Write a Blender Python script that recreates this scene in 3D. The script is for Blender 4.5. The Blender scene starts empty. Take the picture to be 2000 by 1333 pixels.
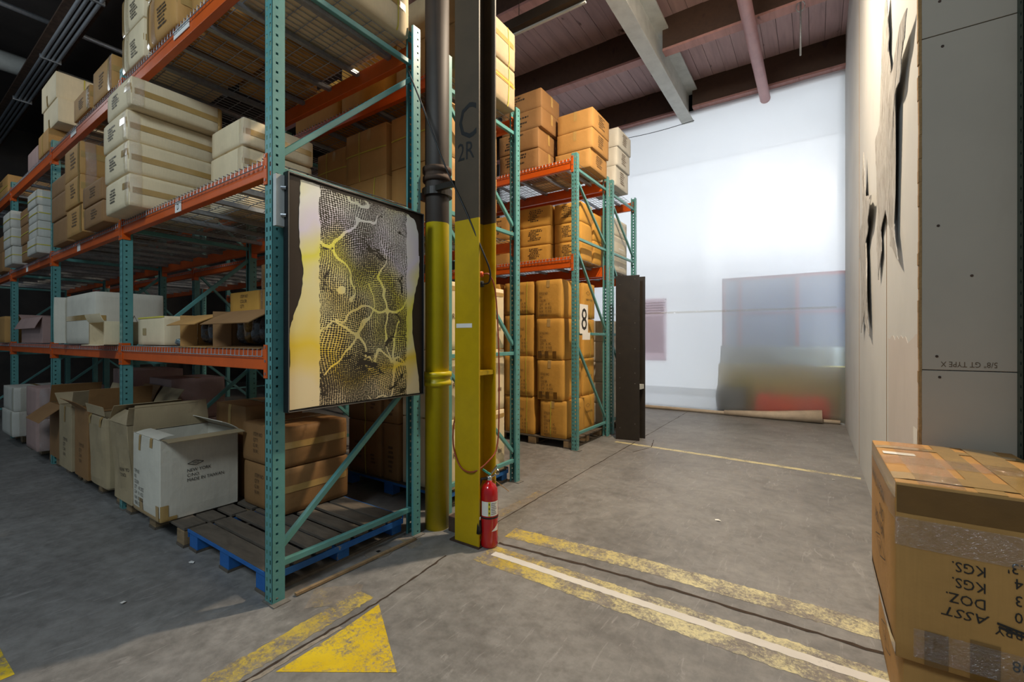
import bpy, bmesh, math, random
from mathutils import Vector, Matrix, noise
PI = math.pi
scn = bpy.context.scene
COL = scn.collection
# ------------------------------------------------------------------ camera
cam_d = bpy.data.cameras.new('camera'); cam = bpy.data.objects.new('camera', cam_d); COL.objects.link(cam)
cam_d.sensor_width = 36.0; cam_d.sensor_fit = 'HORIZONTAL'; cam_d.lens = 870.0 / 2000.0 * 36.0
cam_d.shift_y = -(666.5 - 664.0) / 2000.0; cam_d.clip_start = 0.05; cam_d.clip_end = 100
_a = math.atan2(1279.0, 870.0)
_fw = Vector((-math.cos(_a), math.sin(_a), 0)); _rt = Vector((math.sin(_a), math.cos(_a), 0))
_m = Matrix((_rt, Vector((0, 0, 1)), -_fw)).transposed()
cam.matrix_world = Matrix.Translation((2.444, -1.271, 1.45)) @ _m.to_4x4()
scn.camera = cam
# ------------------------------------------------------------------ world, lamps and added fill lights, exposure
w = bpy.data.worlds.new('world'); scn.world = w; w.use_nodes = True
_bg = w.node_tree.nodes['Background']; _bg.inputs[0].default_value = (0.62, 0.82, 1.0, 1); _bg.inputs[1].default_value = 0.19
def lamp(name, kind, loc, energy, col, size=0.2, aim=None, size_y=None, spot=None):
    d = bpy.data.lights.new(name, kind); d.energy = energy; d.color = col
    if kind == 'AREA':
        d.size = size
        if size_y: d.shape = 'RECTANGLE'; d.size_y = size_y
    else:
        d.shadow_soft_size = size
    if spot: d.spot_size = spot; d.spot_blend = 0.25
    o = bpy.data.objects.new(name, d); COL.objects.link(o); o.location = loc
    if aim is not None:
        o.rotation_euler = (Vector(aim) - Vector(loc)).to_track_quat('-Z', 'Y').to_euler()
    return o
lamp('high_bay_lamp', 'AREA', (1.60, 2.90, 5.6), 255, (1.0, 0.84, 0.63), 0.20, (1.60, 2.90, 0)).data.shape = 'DISK'
lamp('ceiling_fill', 'POINT', (1.60, 2.90, 5.7), 105, (1.0, 0.86, 0.68), 0.15)  # added fill that brightens planks and joists, not a separate fixture
lamp('camera_side_fill', 'AREA', (1.0, -3.8, 5.2), 150, (0.76, 0.90, 1.0), 1.2, (-0.6, 0.6, 1.2))  # added cool fill from behind the camera, standing in for ambient light
lamp('conduit_fill', 'POINT', (-6.0, -1.7, 4.9), 58, (0.86, 0.94, 1.0), 0.3)  # added fill to lift the conduits over the left aisle
lamp('curtain_backlight', 'AREA', (0.6, 10.9, 3.1), 112, (0.93, 0.97, 1.0), 9.0, (0.6, 8.0, 3.1), 5.8)  # added light panel, gives the curtain an even bright backing
lamp('back_room_ceiling_fill', 'AREA', (0.6, 9.8, 2.9), 36, (0.93, 0.97, 1.0), 6.0, (0.6, 9.8, 6.0), 1.8)  # added unseen light facing up, evens out the back room ceiling
lamp('back_room_side_fill', 'AREA', (4.3, 8.5, 1.8), 180, (0.95, 0.98, 1.0), 0.5, (0.6, 8.75, 0.8), 2.4)  # added unseen fill on the fronts of the loads behind the curtain
vs = scn.view_settings
vs.view_transform = 'Standard'; vs.look = 'None'; vs.gamma = 1.0; vs.use_curve_mapping = False; vs.exposure = 0.0
scn.cycles.use_denoising = True
scn.cycles.max_bounces = 8; scn.cycles.transmission_bounces = 8; scn.cycles.transparent_max_bounces = 12
scn.cycles.sample_clamp_indirect = 6.0

# ------------------------------------------------------------------ materials
def lin(c):
    return tuple(((v / 255.0) / 12.92 if v / 255.0 <= 0.04045 else ((v / 255.0 + 0.055) / 1.055) ** 2.4) for v in c)
MATS = {}
class NT:
    def __init__(s, name):
        s.m = bpy.data.materials.new(name); s.m.use_nodes = True
        s.t = s.m.node_tree; s.b = s.t.nodes['Principled BSDF']; s.out = s.t.nodes['Material Output']; MATS[name] = s.m
    def n(s, typ, **kw):
        nd = s.t.nodes.new(typ)
        for k, v in kw.items():
            if k.startswith('i_'):
                key = k[2:]; key = int(key) if key.isdigit() else key.replace('_', ' ')
                nd.inputs[key].default_value = v
            else: setattr(nd, k, v)
        return nd
    def l(s, a, b): s.t.links.new(a, b)
    def coords(s, scale=(1, 1, 1), kind='Object'):
        tc = s.n('ShaderNodeTexCoord'); mp = s.n('ShaderNodeMapping'); mp.inputs['Scale'].default_value = scale
        s.l(tc.outputs[kind], mp.inputs['Vector']); return mp.outputs['Vector']
    def noise(s, scale, detail=4, rough=0.6, vec=None, dist=0.0):
        nd = s.n('ShaderNodeTexNoise'); nd.inputs['Scale'].default_value = scale; nd.inputs['Detail'].default_value = detail
        nd.inputs['Roughness'].default_value = rough; nd.inputs['Distortion'].default_value = dist
        if vec is not None: s.l(vec, nd.inputs['Vector'])
        return nd.outputs['Fac']
    def ramp(s, fac, stops, interp='LINEAR'):
        r = s.n('ShaderNodeValToRGB'); r.color_ramp.interpolation = interp
        els = r.color_ramp.elements
        while len(els) < len(stops): els.new(0.5)
        for e, (p, c) in zip(els, stops):
            e.position = p; e.color = (c[0], c[1], c[2], 1) if hasattr(c, '__len__') else (c, c, c, 1)
        s.l(fac, r.inputs['Fac']); return r.outputs['Color']
    def mix(s, fac, a, b, mode='MIX'):
        m = s.n('ShaderNodeMix', data_type='RGBA', blend_type=mode)
        for v, i in ((fac, 0), (a, 6), (b, 7)):
            if hasattr(v, 'links'): s.l(v, m.inputs[i])
            elif i == 0: m.inputs[0].default_value = v
            else: m.inputs[i].default_value = (v[0], v[1], v[2], 1)
        return m.outputs[2]
    def math(s, op, a, b=None, c=None):
        m = s.n('ShaderNodeMath', operation=op)
        for i, v in enumerate((a, b, c)):
            if v is None: continue
            if hasattr(v, 'links'): s.l(v, m.inputs[i])
            else: m.inputs[i].default_value = v
        return m.outputs[0]
    def bump(s, h, strength=0.3, dist=0.01):
        b = s.n('ShaderNodeBump'); b.inputs['Strength'].default_value = strength; b.inputs['Distance'].default_value = dist
        s.l(h, b.inputs['Height']); s.l(b.outputs['Normal'], s.b.inputs['Normal'])
    def col(s, c):
        if hasattr(c, 'links'): s.l(c, s.b.inputs['Base Color'])
        else: s.b.inputs['Base Color'].default_value = (*c, 1)
    def setv(s, **kw):
        for k, v in kw.items(): s.b.inputs[k.replace('_', ' ')].default_value = v
        return s
def simple(name, c, rough=0.5, metal=0.0, var=0.15, scale=8.0, bump=0.0):
    t = NT(name); f = t.noise(scale, 4, 0.6, t.coords())
    d = tuple(x * (1 - var) for x in c); u = tuple(min(1, x * (1 + var)) for x in c)
    t.col(t.ramp(f, [(0.3, d), (0.7, u)])); t.setv(Roughness=rough, Metallic=metal)
    if bump: t.bump(f, bump, 0.004)
    return t.m
def cardboard(name, c, var=0.16):
    t = NT(name); v = t.coords()
    big = t.noise(2.3, 5, 0.6, v); fine = t.noise(1.0, 3, 0.6, t.coords((160, 160, 6)))
    d = tuple(x * (1 - var) for x in c); u = tuple(min(1, x * (1 + var * 0.7)) for x in c)
    base = t.ramp(big, [(0.28, d), (0.55, c), (0.8, u)])
    st = t.ramp(t.noise(5.5, 6, 0.7, v, 0.6), [(0.22, (0.72, 0.70, 0.66)), (0.36, (1, 1, 1))])
    base = t.mix(1.0, base, st, 'MULTIPLY')
    base = t.mix(0.10, base, t.ramp(fine, [(0.35, (0.5, 0.5, 0.5)), (0.65, (1, 1, 1))]), 'MULTIPLY')
    t.col(base); t.setv(Roughness=0.72); t.bump(t.noise(7.0, 4, 0.6, v), 0.25, 0.02)
    return t.m
CB = {
    'kraft': cardboard('kraft_cardboard', lin((186, 138, 74))),
    'gold': cardboard('golden_cardboard', lin((204, 150, 62))),
    'pale': cardboard('pale_cardboard', lin((228, 208, 170))),
    'white': cardboard('white_cardboard', lin((214, 206, 188))),
    'dusty': cardboard('dusty_cardboard', lin((168, 148, 114)), 0.24),
    'brown': cardboard('brown_cardboard', lin((146, 106, 62))),
    'mauve': cardboard('mauve_cardboard', lin((170, 140, 132))),
    'grey': cardboard('grey_cardboard', lin((200, 196, 184))),
}
def tape_mat(name, c, rough=0.22):
    t = NT(name); v = t.coords()
    t.col(t.ramp(t.noise(12, 3, 0.6, v), [(0.3, tuple(x * 0.85 for x in c)), (0.7, c)])); t.setv(Roughness=rough)
    t.b.inputs['Coat Weight'].default_value = 0.6; t.b.inputs['Coat Roughness'].default_value = 0.12
    t.bump(t.noise(60, 3, 0.6, v, 1.0), 0.18, 0.004); return t.m
tape_mat('brown_tape', lin((188, 152, 92))); tape_mat('dark_tape', lin((120, 84, 36)))
def clear_mat():
    t = NT('clear_tape'); v = t.coords()
    tp = t.n('ShaderNodeBsdfTransparent'); tp.inputs[0].default_value = (0.97, 0.95, 0.90, 1); gs = t.n('ShaderNodeBsdfGlossy'); gs.inputs['Roughness'].default_value = 0.10; gs.inputs[0].default_value = (0.9, 0.9, 0.9, 1)
    b = t.n('ShaderNodeBump'); b.inputs['Strength'].default_value = 0.9; b.inputs['Distance'].default_value = 0.012; t.l(t.noise(45, 4, 0.7, v, 1.5), b.inputs['Height']); t.l(b.outputs[0], gs.inputs['Normal'])
    m = t.n('ShaderNodeMixShader'); m.inputs[0].default_value = 0.22; t.l(tp.outputs[0], m.inputs[1]); t.l(gs.outputs[0], m.inputs[2]); t.l(m.outputs[0], t.out.inputs['Surface']); return t.m
clear_mat()
simple('yellow_strap', lin((206, 190, 70)), 0.4, 0, 0.1)
simple('ink', lin((38, 34, 30)), 0.6, 0, 0.1)
simple('faded_ink', lin((92, 70, 46)), 0.7, 0, 0.1)
simple('corrugated_edge', lin((150, 116, 72)), 0.8, 0, 0.2, 90)
def paint_metal(name, c, rough=0.38, chip=0.0):
    t = NT(name); v = t.coords(); f = t.noise(5, 5, 0.65, v)
    base = t.ramp(f, [(0.25, tuple(x * 0.80 for x in c)), (0.6, c)])
    if chip:
        ch = t.ramp(t.noise(26, 5, 0.75, v), [(chip, 1.0), (chip + 0.03, 0.0)])
        base = t.mix(ch, base, lin((70, 52, 40)))
    t.col(base); t.setv(Roughness=rough); t.b.inputs['Specular IOR Level'].default_value = 0.5
    t.bump(t.noise(40, 3, 0.6, v), 0.08, 0.002); return t.m
paint_metal('rack_green', lin((92, 150, 146)), 0.36, 0.27)
paint_metal('dark_green_paint', lin((34, 54, 44)), 0.45, 0.25)
simple('dusty_plate', lin((112, 106, 98)), 0.7, 0, 0.25, 20)
paint_metal('rack_orange', lin((214, 90, 18)), 0.40, 0.27)
simple('galvanised', lin((158, 162, 166)), 0.5, 0.7, 0.15, 30)
simple('conduit_grey', lin((168, 172, 176)), 0.35, 0.35, 0.1, 20)
simple('steel_bolt', lin((170, 172, 174)), 0.3, 0.9, 0.1, 30)
paint_metal('white_steel', lin((196, 198, 192)), 0.5, 0.25)
paint_metal('pink_pipe_paint', lin((186, 138, 136)), 0.5, 0.28)
simple('black_steel', lin((42, 35, 27)), 0.45, 0.2, 0.2)
simple('black_rubber', lin((22, 22, 22)), 0.5, 0, 0.2)
simple('orange_rubber', lin((210, 84, 30)), 0.5, 0, 0.1)
simple('cord_red', lin((150, 66, 36)), 0.5, 0, 0.1)
simple('rusty_steel', lin((74, 56, 44)), 0.75, 0.3, 0.35, 14, 0.4)
def banded(name, low, high, z, wob=0.0, rust=0.0):
    t = NT(name); tc = t.n('ShaderNodeTexCoord'); sep = t.n('ShaderNodeSeparateXYZ'); t.l(tc.outputs['Object'], sep.inputs[0])
    v = t.coords(); f = t.noise(4, 5, 0.65, v)
    zz = t.math('ADD', sep.outputs[2], t.math('MULTIPLY', t.noise(14, 2, 0.5, v), wob))
    top = t.math('GREATER_THAN', zz, z + wob * 0.5)
    lo = t.ramp(f, [(0.3, tuple(x * 0.82 for x in low)), (0.65, low)])
    sp = t.ramp(t.noise(9, 6, 0.75, t.coords((1, 1, 0.35))), [(0.24, 1.0), (0.30, 0.0)])
    lo = t.mix(sp, lo, tuple(x * 0.35 for x in low))
    hi = t.ramp(f, [(0.3, tuple(x * 0.7 for x in high)), (0.7, high)])
    t.col(t.mix(top, lo, hi)); t.l(t.math('MULTIPLY_ADD', top, 0.22, 0.40), t.b.inputs['Roughness']); t.bump(t.noise(30, 4, 0.6, v), 0.12, 0.003); return t.m
banded('column_paint', lin((194, 160, 4)), lin((78, 63, 44)), 2.30)
banded('pipe_paint', lin((206, 182, 4)), lin((66, 55, 46)), 2.345, 0.01)
def concrete():
    t = NT('concrete_floor'); v = t.coords()
    a = t.noise(0.9, 6, 0.65, v); b = t.noise(14, 6, 0.7, v); sc = t.noise(4.0, 6, 0.7, t.coords((6, 1, 1)), 1.5)
    base = t.ramp(a, [(0.28, lin((110, 107, 104))), (0.5, lin((130, 127, 123))), (0.74, lin((147, 144, 140)))])
    base = t.mix(0.7, base, t.ramp(t.noise(4.2, 7, 0.72, v, 0.4), [(0.30, (0.66, 0.65, 0.64)), (0.52, (1, 1, 1)), (0.72, (1.12, 1.12, 1.12))]), 'MULTIPLY')
    base = t.mix(0.75, base, t.ramp(b, [(0.3, (0.60, 0.60, 0.60)), (0.6, (1.04, 1.04, 1.04))]), 'MULTIPLY')
    base = t.mix(t.ramp(sc, [(0.58, 0.0), (0.72, 0.55)]), base, lin((172, 168, 164)))
    sc2 = t.noise(5.0, 7, 0.75, t.coords((1, 7, 1)), 1.2); base = t.mix(t.ramp(sc2, [(0.62, 0.0), (0.74, 0.45)]), base, lin((96, 90, 84)))
    sp = t.ramp(t.noise(38, 3, 0.5, v), [(0.20, 1.0), (0.25, 0.0)])
    base = t.mix(sp, base, lin((60, 54, 48)))
    t.col(base); t.l(t.ramp(b, [(0.3, 0.42), (0.7, 0.62)]), t.b.inputs['Roughness'])
    t.bump(b, 0.12, 0.004); return t.m
concrete()
def worn_paint(name, c, wear, c2=None, fade=None):
    t = NT(name); v = t.coords(); a = t.math('ADD', t.math('MULTIPLY', t.noise(5, 4, 0.6, v), 0.4), t.math('MULTIPLY', t.noise(45, 9, 0.85, v, 0.2), 0.6)); b = t.noise(14, 6, 0.7, v)
    con = t.ramp(b, [(0.3, lin((104, 97, 90))), (0.7, lin((140, 132, 123)))])
    pc = t.ramp(t.noise(3, 5, 0.6, v), [(0.3, tuple(x * 0.85 for x in c)), (0.7, c2 or c)])
    if fade:
        sx = t.n('ShaderNodeSeparateXYZ'); t.l(v, sx.inputs[0]); pc = t.mix(t.ramp(t.math('MULTIPLY', sx.outputs[0], 0.33), [(0.26, 0.0), (0.58, 0.95)]), pc, fade)
    m = t.ramp(a, [(wear, 0.0), (wear + 0.10, 1.0)])
    t.col(t.mix(m, con, pc)); t.setv(Roughness=0.55); return t.m
worn_paint('yellow_line_paint', lin((196, 166, 52)), 0.46, lin((204, 182, 84)), lin((212, 202, 156)))
worn_paint('pale_line_paint', lin((210, 198, 150)), 0.42)
worn_paint('faint_yellow_paint', lin((178, 156, 84)), 0.52)
worn_paint('white_line_tape', lin((222, 216, 206)), 0.30)
worn_paint('arrow_paint', lin((222, 184, 20)), 0.42, lin((226, 196, 40)))
simple('joint_filler', lin((146, 136, 122)), 0.9, 0, 0.25, 40)
simple('dark_joint', lin((58, 44, 32)), 0.9, 0, 0.3, 30)
def plank_mat(name, c):
    t = NT(name); oi = t.n('ShaderNodeObjectInfo'); cmb = t.n('ShaderNodeCombineXYZ')
    for q, mul in ((0, 37.0), (1, 91.0), (2, 13.0)): t.l(t.math('MULTIPLY', oi.outputs['Random'], mul), cmb.inputs[q])
    def oc(sc):
        ad = t.n('ShaderNodeVectorMath', operation='ADD'); t.l(t.coords(sc), ad.inputs[0]); t.l(cmb.outputs[0], ad.inputs[1]); return ad.outputs[0]
    v = oc((7, 0.6, 7)); f = t.noise(1.6, 5, 0.6, v, 0.8)
    base = t.ramp(f, [(0.25, tuple(x * 0.78 for x in c)), (0.5, c), (0.75, tuple(min(1, x * 1.15) for x in c))])
    k = t.noise(3.2, 2, 0.4, oc((2.0, 0.8, 1)))
    base = t.mix(t.ramp(k, [(0.69, 0.0), (0.74, 0.9)]), base, lin((52, 34, 30)))
    t.col(base); t.setv(Roughness=0.7); return t.m
plank_mat('plank_wood', lin((178, 148, 146))); plank_mat('joist_wood', lin((66, 46, 34))); plank_mat('joist_edge', lin((172, 128, 122)))
simple('dark_ceiling', lin((52, 47, 44)), 0.8, 0, 0.2, 3)
def drywall(name, c, stain):
    t = NT(name); v = t.coords(); f = t.noise(1.1, 5, 0.6, v)
    base = t.ramp(f, [(0.3, tuple(x * 0.88 for x in c)), (0.65, c)])
    base = t.mix(t.ramp(t.noise(2.2, 6, 0.7, t.coords((1, 1, 0.3))), [(0.62, 0.0), (0.8, stain)]), base, lin((150, 132, 114)))
    t.col(base); t.setv(Roughness=0.7); t.bump(t.noise(120, 2, 0.5, v), 0.06, 0.002); return t.m
drywall('white_wall_paint', lin((210, 209, 205)), 0.35); drywall('skim_plaster', lin((208, 198, 190)), 0.2); drywall('grey_board', lin((172, 158, 140)), 0.3); drywall('plain_white', lin((236, 238, 240)), 0.1)
def paper_tear():
    t = NT('torn_paper'); f = t.noise(6, 6, 0.7, t.coords((1, 6, 1)), 0.6)
    t.col(t.ramp(f, [(0.3, lin((120, 110, 100))), (0.5, lin((176, 172, 166))), (0.75, lin((214, 214, 212)))])); t.setv(Roughness=0.75)
    t.bump(f, 0.6, 0.01); return t.m
paper_tear()
def wood(name, c):
    t = NT(name); v = t.coords((3, 12, 12)); f = t.noise(1.6, 6, 0.65, v, 0.6)
    t.col(t.ramp(f, [(0.3, tuple(x * 0.6 for x in c)), (0.6, c)])); t.setv(Roughness=0.75); return t.m
wood('pallet_wood', lin((150, 124, 90))); wood('dirty_board', lin((102, 91, 78)))
def blue():
    t = NT('blue_pallet_paint'); v = t.coords(); f = t.noise(10, 6, 0.75, v)
    t.col(t.ramp(f, [(0.30, lin((150, 140, 128))), (0.36, lin((38, 104, 170))), (0.7, lin((26, 88, 158)))])); t.setv(Roughness=0.6); return t.m
blue()
def red():
    t = NT('extinguisher_red'); t.col(lin((176, 18, 22))); t.setv(Roughness=0.18); t.b.inputs['Coat Weight'].default_value = 0.5; return t.m
red()
simple('label_white', lin((226, 224, 216)), 0.5, 0, 0.05); simple('label_yellow', lin((214, 200, 60)), 0.5, 0, 0.05); simple('label_black', lin((20, 20, 20)), 0.5, 0, 0.05)
simple('teal_plastic', lin((60, 150, 130)), 0.4, 0, 0.1); simple('chrome', lin((200, 200, 196)), 0.2, 0.9, 0.1)
t_ = NT('poster_pink'); _tr = t_.n('ShaderNodeBsdfTranslucent'); _tr.inputs[0].default_value = (*lin((238, 214, 222)), 1); t_.col(lin((224, 198, 206))); _mx = t_.n('ShaderNodeMixShader'); _mx.inputs[0].default_value = 0.8
t_.l(t_.b.outputs[0], _mx.inputs[1]); t_.l(_tr.outputs[0], _mx.inputs[2]); t_.l(_mx.outputs[0], t_.out.inputs['Surface'])
simple('poster_ink', lin((128, 96, 108)), 0.6, 0, 0.05)
simple('paper_white', lin((232, 228, 220)), 0.6, 0, 0.04)
def bag(name, c):
    t = NT(name); v = t.coords(); f = t.noise(9, 4, 0.7, v, 2.0)
    t.col(t.ramp(f, [(0.35, tuple(x * 0.3 for x in c)), (0.6, c)])); t.setv(Roughness=0.14); t.b.inputs['Coat Weight'].default_value = 1.0
    t.bump(t.noise(24, 4, 0.7, v, 1.5), 0.8, 0.02); return t.m
bag('dark_bag', lin((70, 68, 70))); bag('amber_bag', lin((170, 130, 60))); bag('teal_bag', lin((120, 150, 150)))
def plastic():
    t = NT('plastic_sheeting'); v = t.coords()
    tr = t.n('ShaderNodeBsdfTranslucent'); tr.inputs['Color'].default_value = (0.96, 0.97, 0.98, 1)
    gl = t.n('ShaderNodeBsdfRefraction'); gl.inputs['Roughness'].default_value = 0.12; gl.inputs['IOR'].default_value = 1.16; gl.inputs['Color'].default_value = (0.97, 0.98, 1, 1)
    gs = t.n('ShaderNodeBsdfGlossy'); gs.inputs['Roughness'].default_value = 0.35; gs.inputs['Color'].default_value = (0.9, 0.9, 0.9, 1)
    m1 = t.n('ShaderNodeMixShader'); m1.inputs[0].default_value = 0.54; t.l(tr.outputs[0], m1.inputs[1]); t.l(gl.outputs[0], m1.inputs[2])
    m2 = t.n('ShaderNodeMixShader'); m2.inputs[0].default_value = 0.06; t.l(m1.outputs[0], m2.inputs[1]); t.l(gs.outputs[0], m2.inputs[2])
    b = t.n('ShaderNodeBump'); b.inputs['Strength'].default_value = 0.12; b.inputs['Distance'].default_value = 0.02
    t.l(t.noise(2.0, 5, 0.6, t.coords((0.8, 1, 3.0)), 0.5), b.inputs['Height']); t.l(b.outputs[0], gs.inputs['Normal'])
    t.l(m2.outputs[0], t.out.inputs['Surface']); return t.m
plastic()
def artwork():
    t = NT('art_print'); tc = t.n('ShaderNodeTexCoord'); v = tc.outputs['Object']
    sep = t.n('ShaderNodeSeparateXYZ'); t.l(v, sep.inputs[0]); Y = sep.outputs[1]; Z = sep.outputs[2]
    # flowing distortion of the net
    nz = t.n('ShaderNodeTexNoise'); nz.inputs['Scale'].default_value = 2.6; nz.inputs['Detail'].default_value = 1.5; t.l(v, nz.inputs['Vector'])
    sub = t.n('ShaderNodeVectorMath', operation='SUBTRACT'); t.l(nz.outputs['Color'], sub.inputs[0]); sub.inputs[1].default_value = (0.5, 0.5, 0.5)
    scl = t.n('ShaderNodeVectorMath', operation='SCALE'); t.l(sub.outputs[0], scl.inputs[0]); scl.inputs['Scale'].default_value = 0.16
    add = t.n('ShaderNodeVectorMath', operation='ADD'); t.l(v, add.inputs[0]); t.l(scl.outputs[0], add.inputs[1])
    fl = t.n('ShaderNodeVectorMath', operation='MULTIPLY'); t.l(add.outputs[0], fl.inputs[0]); fl.inputs[1].default_value = (0, 1.0, 1.35)
    vo = t.n('ShaderNodeTexVoronoi'); vo.feature = 'F1'; vo.inputs['Scale'].default_value = 70.0; vo.inputs['Randomness'].default_value = 0.18; t.l(fl.outputs[0], vo.inputs['Vector'])
    size = t.ramp(t.noise(3.2, 2, 0.5, v), [(0.3, 0.38), (0.7, 0.56)])
    dots = t.math('LESS_THAN', vo.outputs['Distance'], size)
    # pale folds running together in knots
    def knot(cy, cz, k, ph, rad):
        d = t.n('ShaderNodeVectorMath', operation='SUBTRACT'); t.l(add.outputs[0], d.inputs[0]); d.inputs[1].default_value = (0, cy, cz)
        sp = t.n('ShaderNodeSeparateXYZ'); t.l(d.outputs[0], sp.inputs[0])
        ang = t.math('ARCTAN2', sp.outputs[2], sp.outputs[1]); r = t.math('SQRT', t.math('ADD', t.math('MULTIPLY', sp.outputs[1], sp.outputs[1]), t.math('MULTIPLY', sp.outputs[2], sp.outputs[2])))
        wob = t.math('MULTIPLY', t.noise(3.0, 2, 0.5, v), 5.0)
        ln = t.math('MULTIPLY', t.math('ABSOLUTE', t.math('SINE', t.math('ADD', t.math('MULTIPLY', ang, k), t.math('ADD', wob, ph)))), r)
        on = t.math('MULTIPLY', t.math('LESS_THAN', ln, 0.017), t.math('LESS_THAN', r, rad))
        return t.math('MAXIMUM', on, t.math('LESS_THAN', r, 0.022))
    kn = t.math('MAXIMUM', t.math('MAXIMUM', knot(0.69, 0.61, 2.0, 0.4, 0.42), knot(0.44, 0.42, 2.0, 1.7, 0.36)), t.math('MAXIMUM', knot(0.27, 0.98, 1.5, 2.6, 0.40), knot(0.80, 0.22, 1.5, 0.9, 0.30)))
    net = t.math('MULTIPLY', dots, t.math('SUBTRACT', 1.0, kn))
    inside = t.math('MULTIPLY', t.math('GREATER_THAN', Y, t.math('MULTIPLY_ADD', t.noise(9, 5, 0.7, v), 0.06, 0.165)), t.math('LESS_THAN', Y, t.math('MULTIPLY_ADD', t.noise(8, 5, 0.7, v), 0.06, 0.83)))
    net = t.math('MULTIPLY', net, inside)
    blot = t.math('MULTIPLY', t.math('GREATER_THAN', t.noise(6.0, 7, 0.72, v, 0.8), 0.605), inside)
    scr = t.math('GREATER_THAN', t.noise(7.0, 7, 0.75, t.coords((1, 1.0, 3.2)), 1.2), 0.70)
    dark = t.math('MAXIMUM', t.math('MAXIMUM', net, blot), scr)
    g = t.noise(1.9, 2, 0.5, v)
    gz = t.math('ADD', t.math('MULTIPLY', Z, 0.72), t.math('MULTIPLY', t.math('SUBTRACT', g, 0.5), 0.9))
    base = t.ramp(gz, [(0.08, lin((246, 226, 180))), (0.25, lin((246, 214, 70))), (0.40, lin((244, 234, 176))), (0.53, lin((246, 238, 96))), (0.68, lin((238, 230, 246))), (0.84, lin((250, 250, 240))), (1.0, lin((246, 244, 140)))])
    t.col(t.mix(dark, base, lin((52, 44, 34)))); t.setv(Roughness=0.35); return t.m
artwork()
simple('art_ground', lin((58, 48, 40)), 0.3, 0, 0.06); simple('frame_black', lin((18, 18, 19)), 0.35, 0, 0.1); simple('frame_edge', lin((150, 146, 140)), 0.35, 0.5, 0.1)
t_ = NT('window_blue'); _tr = t_.n('ShaderNodeBsdfTranslucent'); _tr.inputs[0].default_value = (*lin((150, 168, 190)), 1); t_.col(lin((150, 166, 186))); _mx = t_.n('ShaderNodeMixShader'); _mx.inputs[0].default_value = 0.7
t_.l(t_.b.outputs[0], _mx.inputs[1]); t_.l(_tr.outputs[0], _mx.inputs[2]); t_.l(_mx.outputs[0], t_.out.inputs['Surface'])
simple('window_red', lin((150, 62, 66)), 0.5, 0, 0.1)
simple('tarp_yellow', lin((178, 166, 86)), 0.6, 0, 0.2, 4); simple('bin_orange', lin((232, 86, 40)), 0.5, 0, 0.2, 6); simple('tarp_grey', lin((110, 112, 108)), 0.6, 0, 0.3, 3); simple('tarp_bluegrey', lin((126, 142, 146)), 0.6, 0, 0.2, 3)
simple('hem_paper', lin((190, 172, 150)), 0.6, 0, 0.15, 6)
M = MATS

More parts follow.
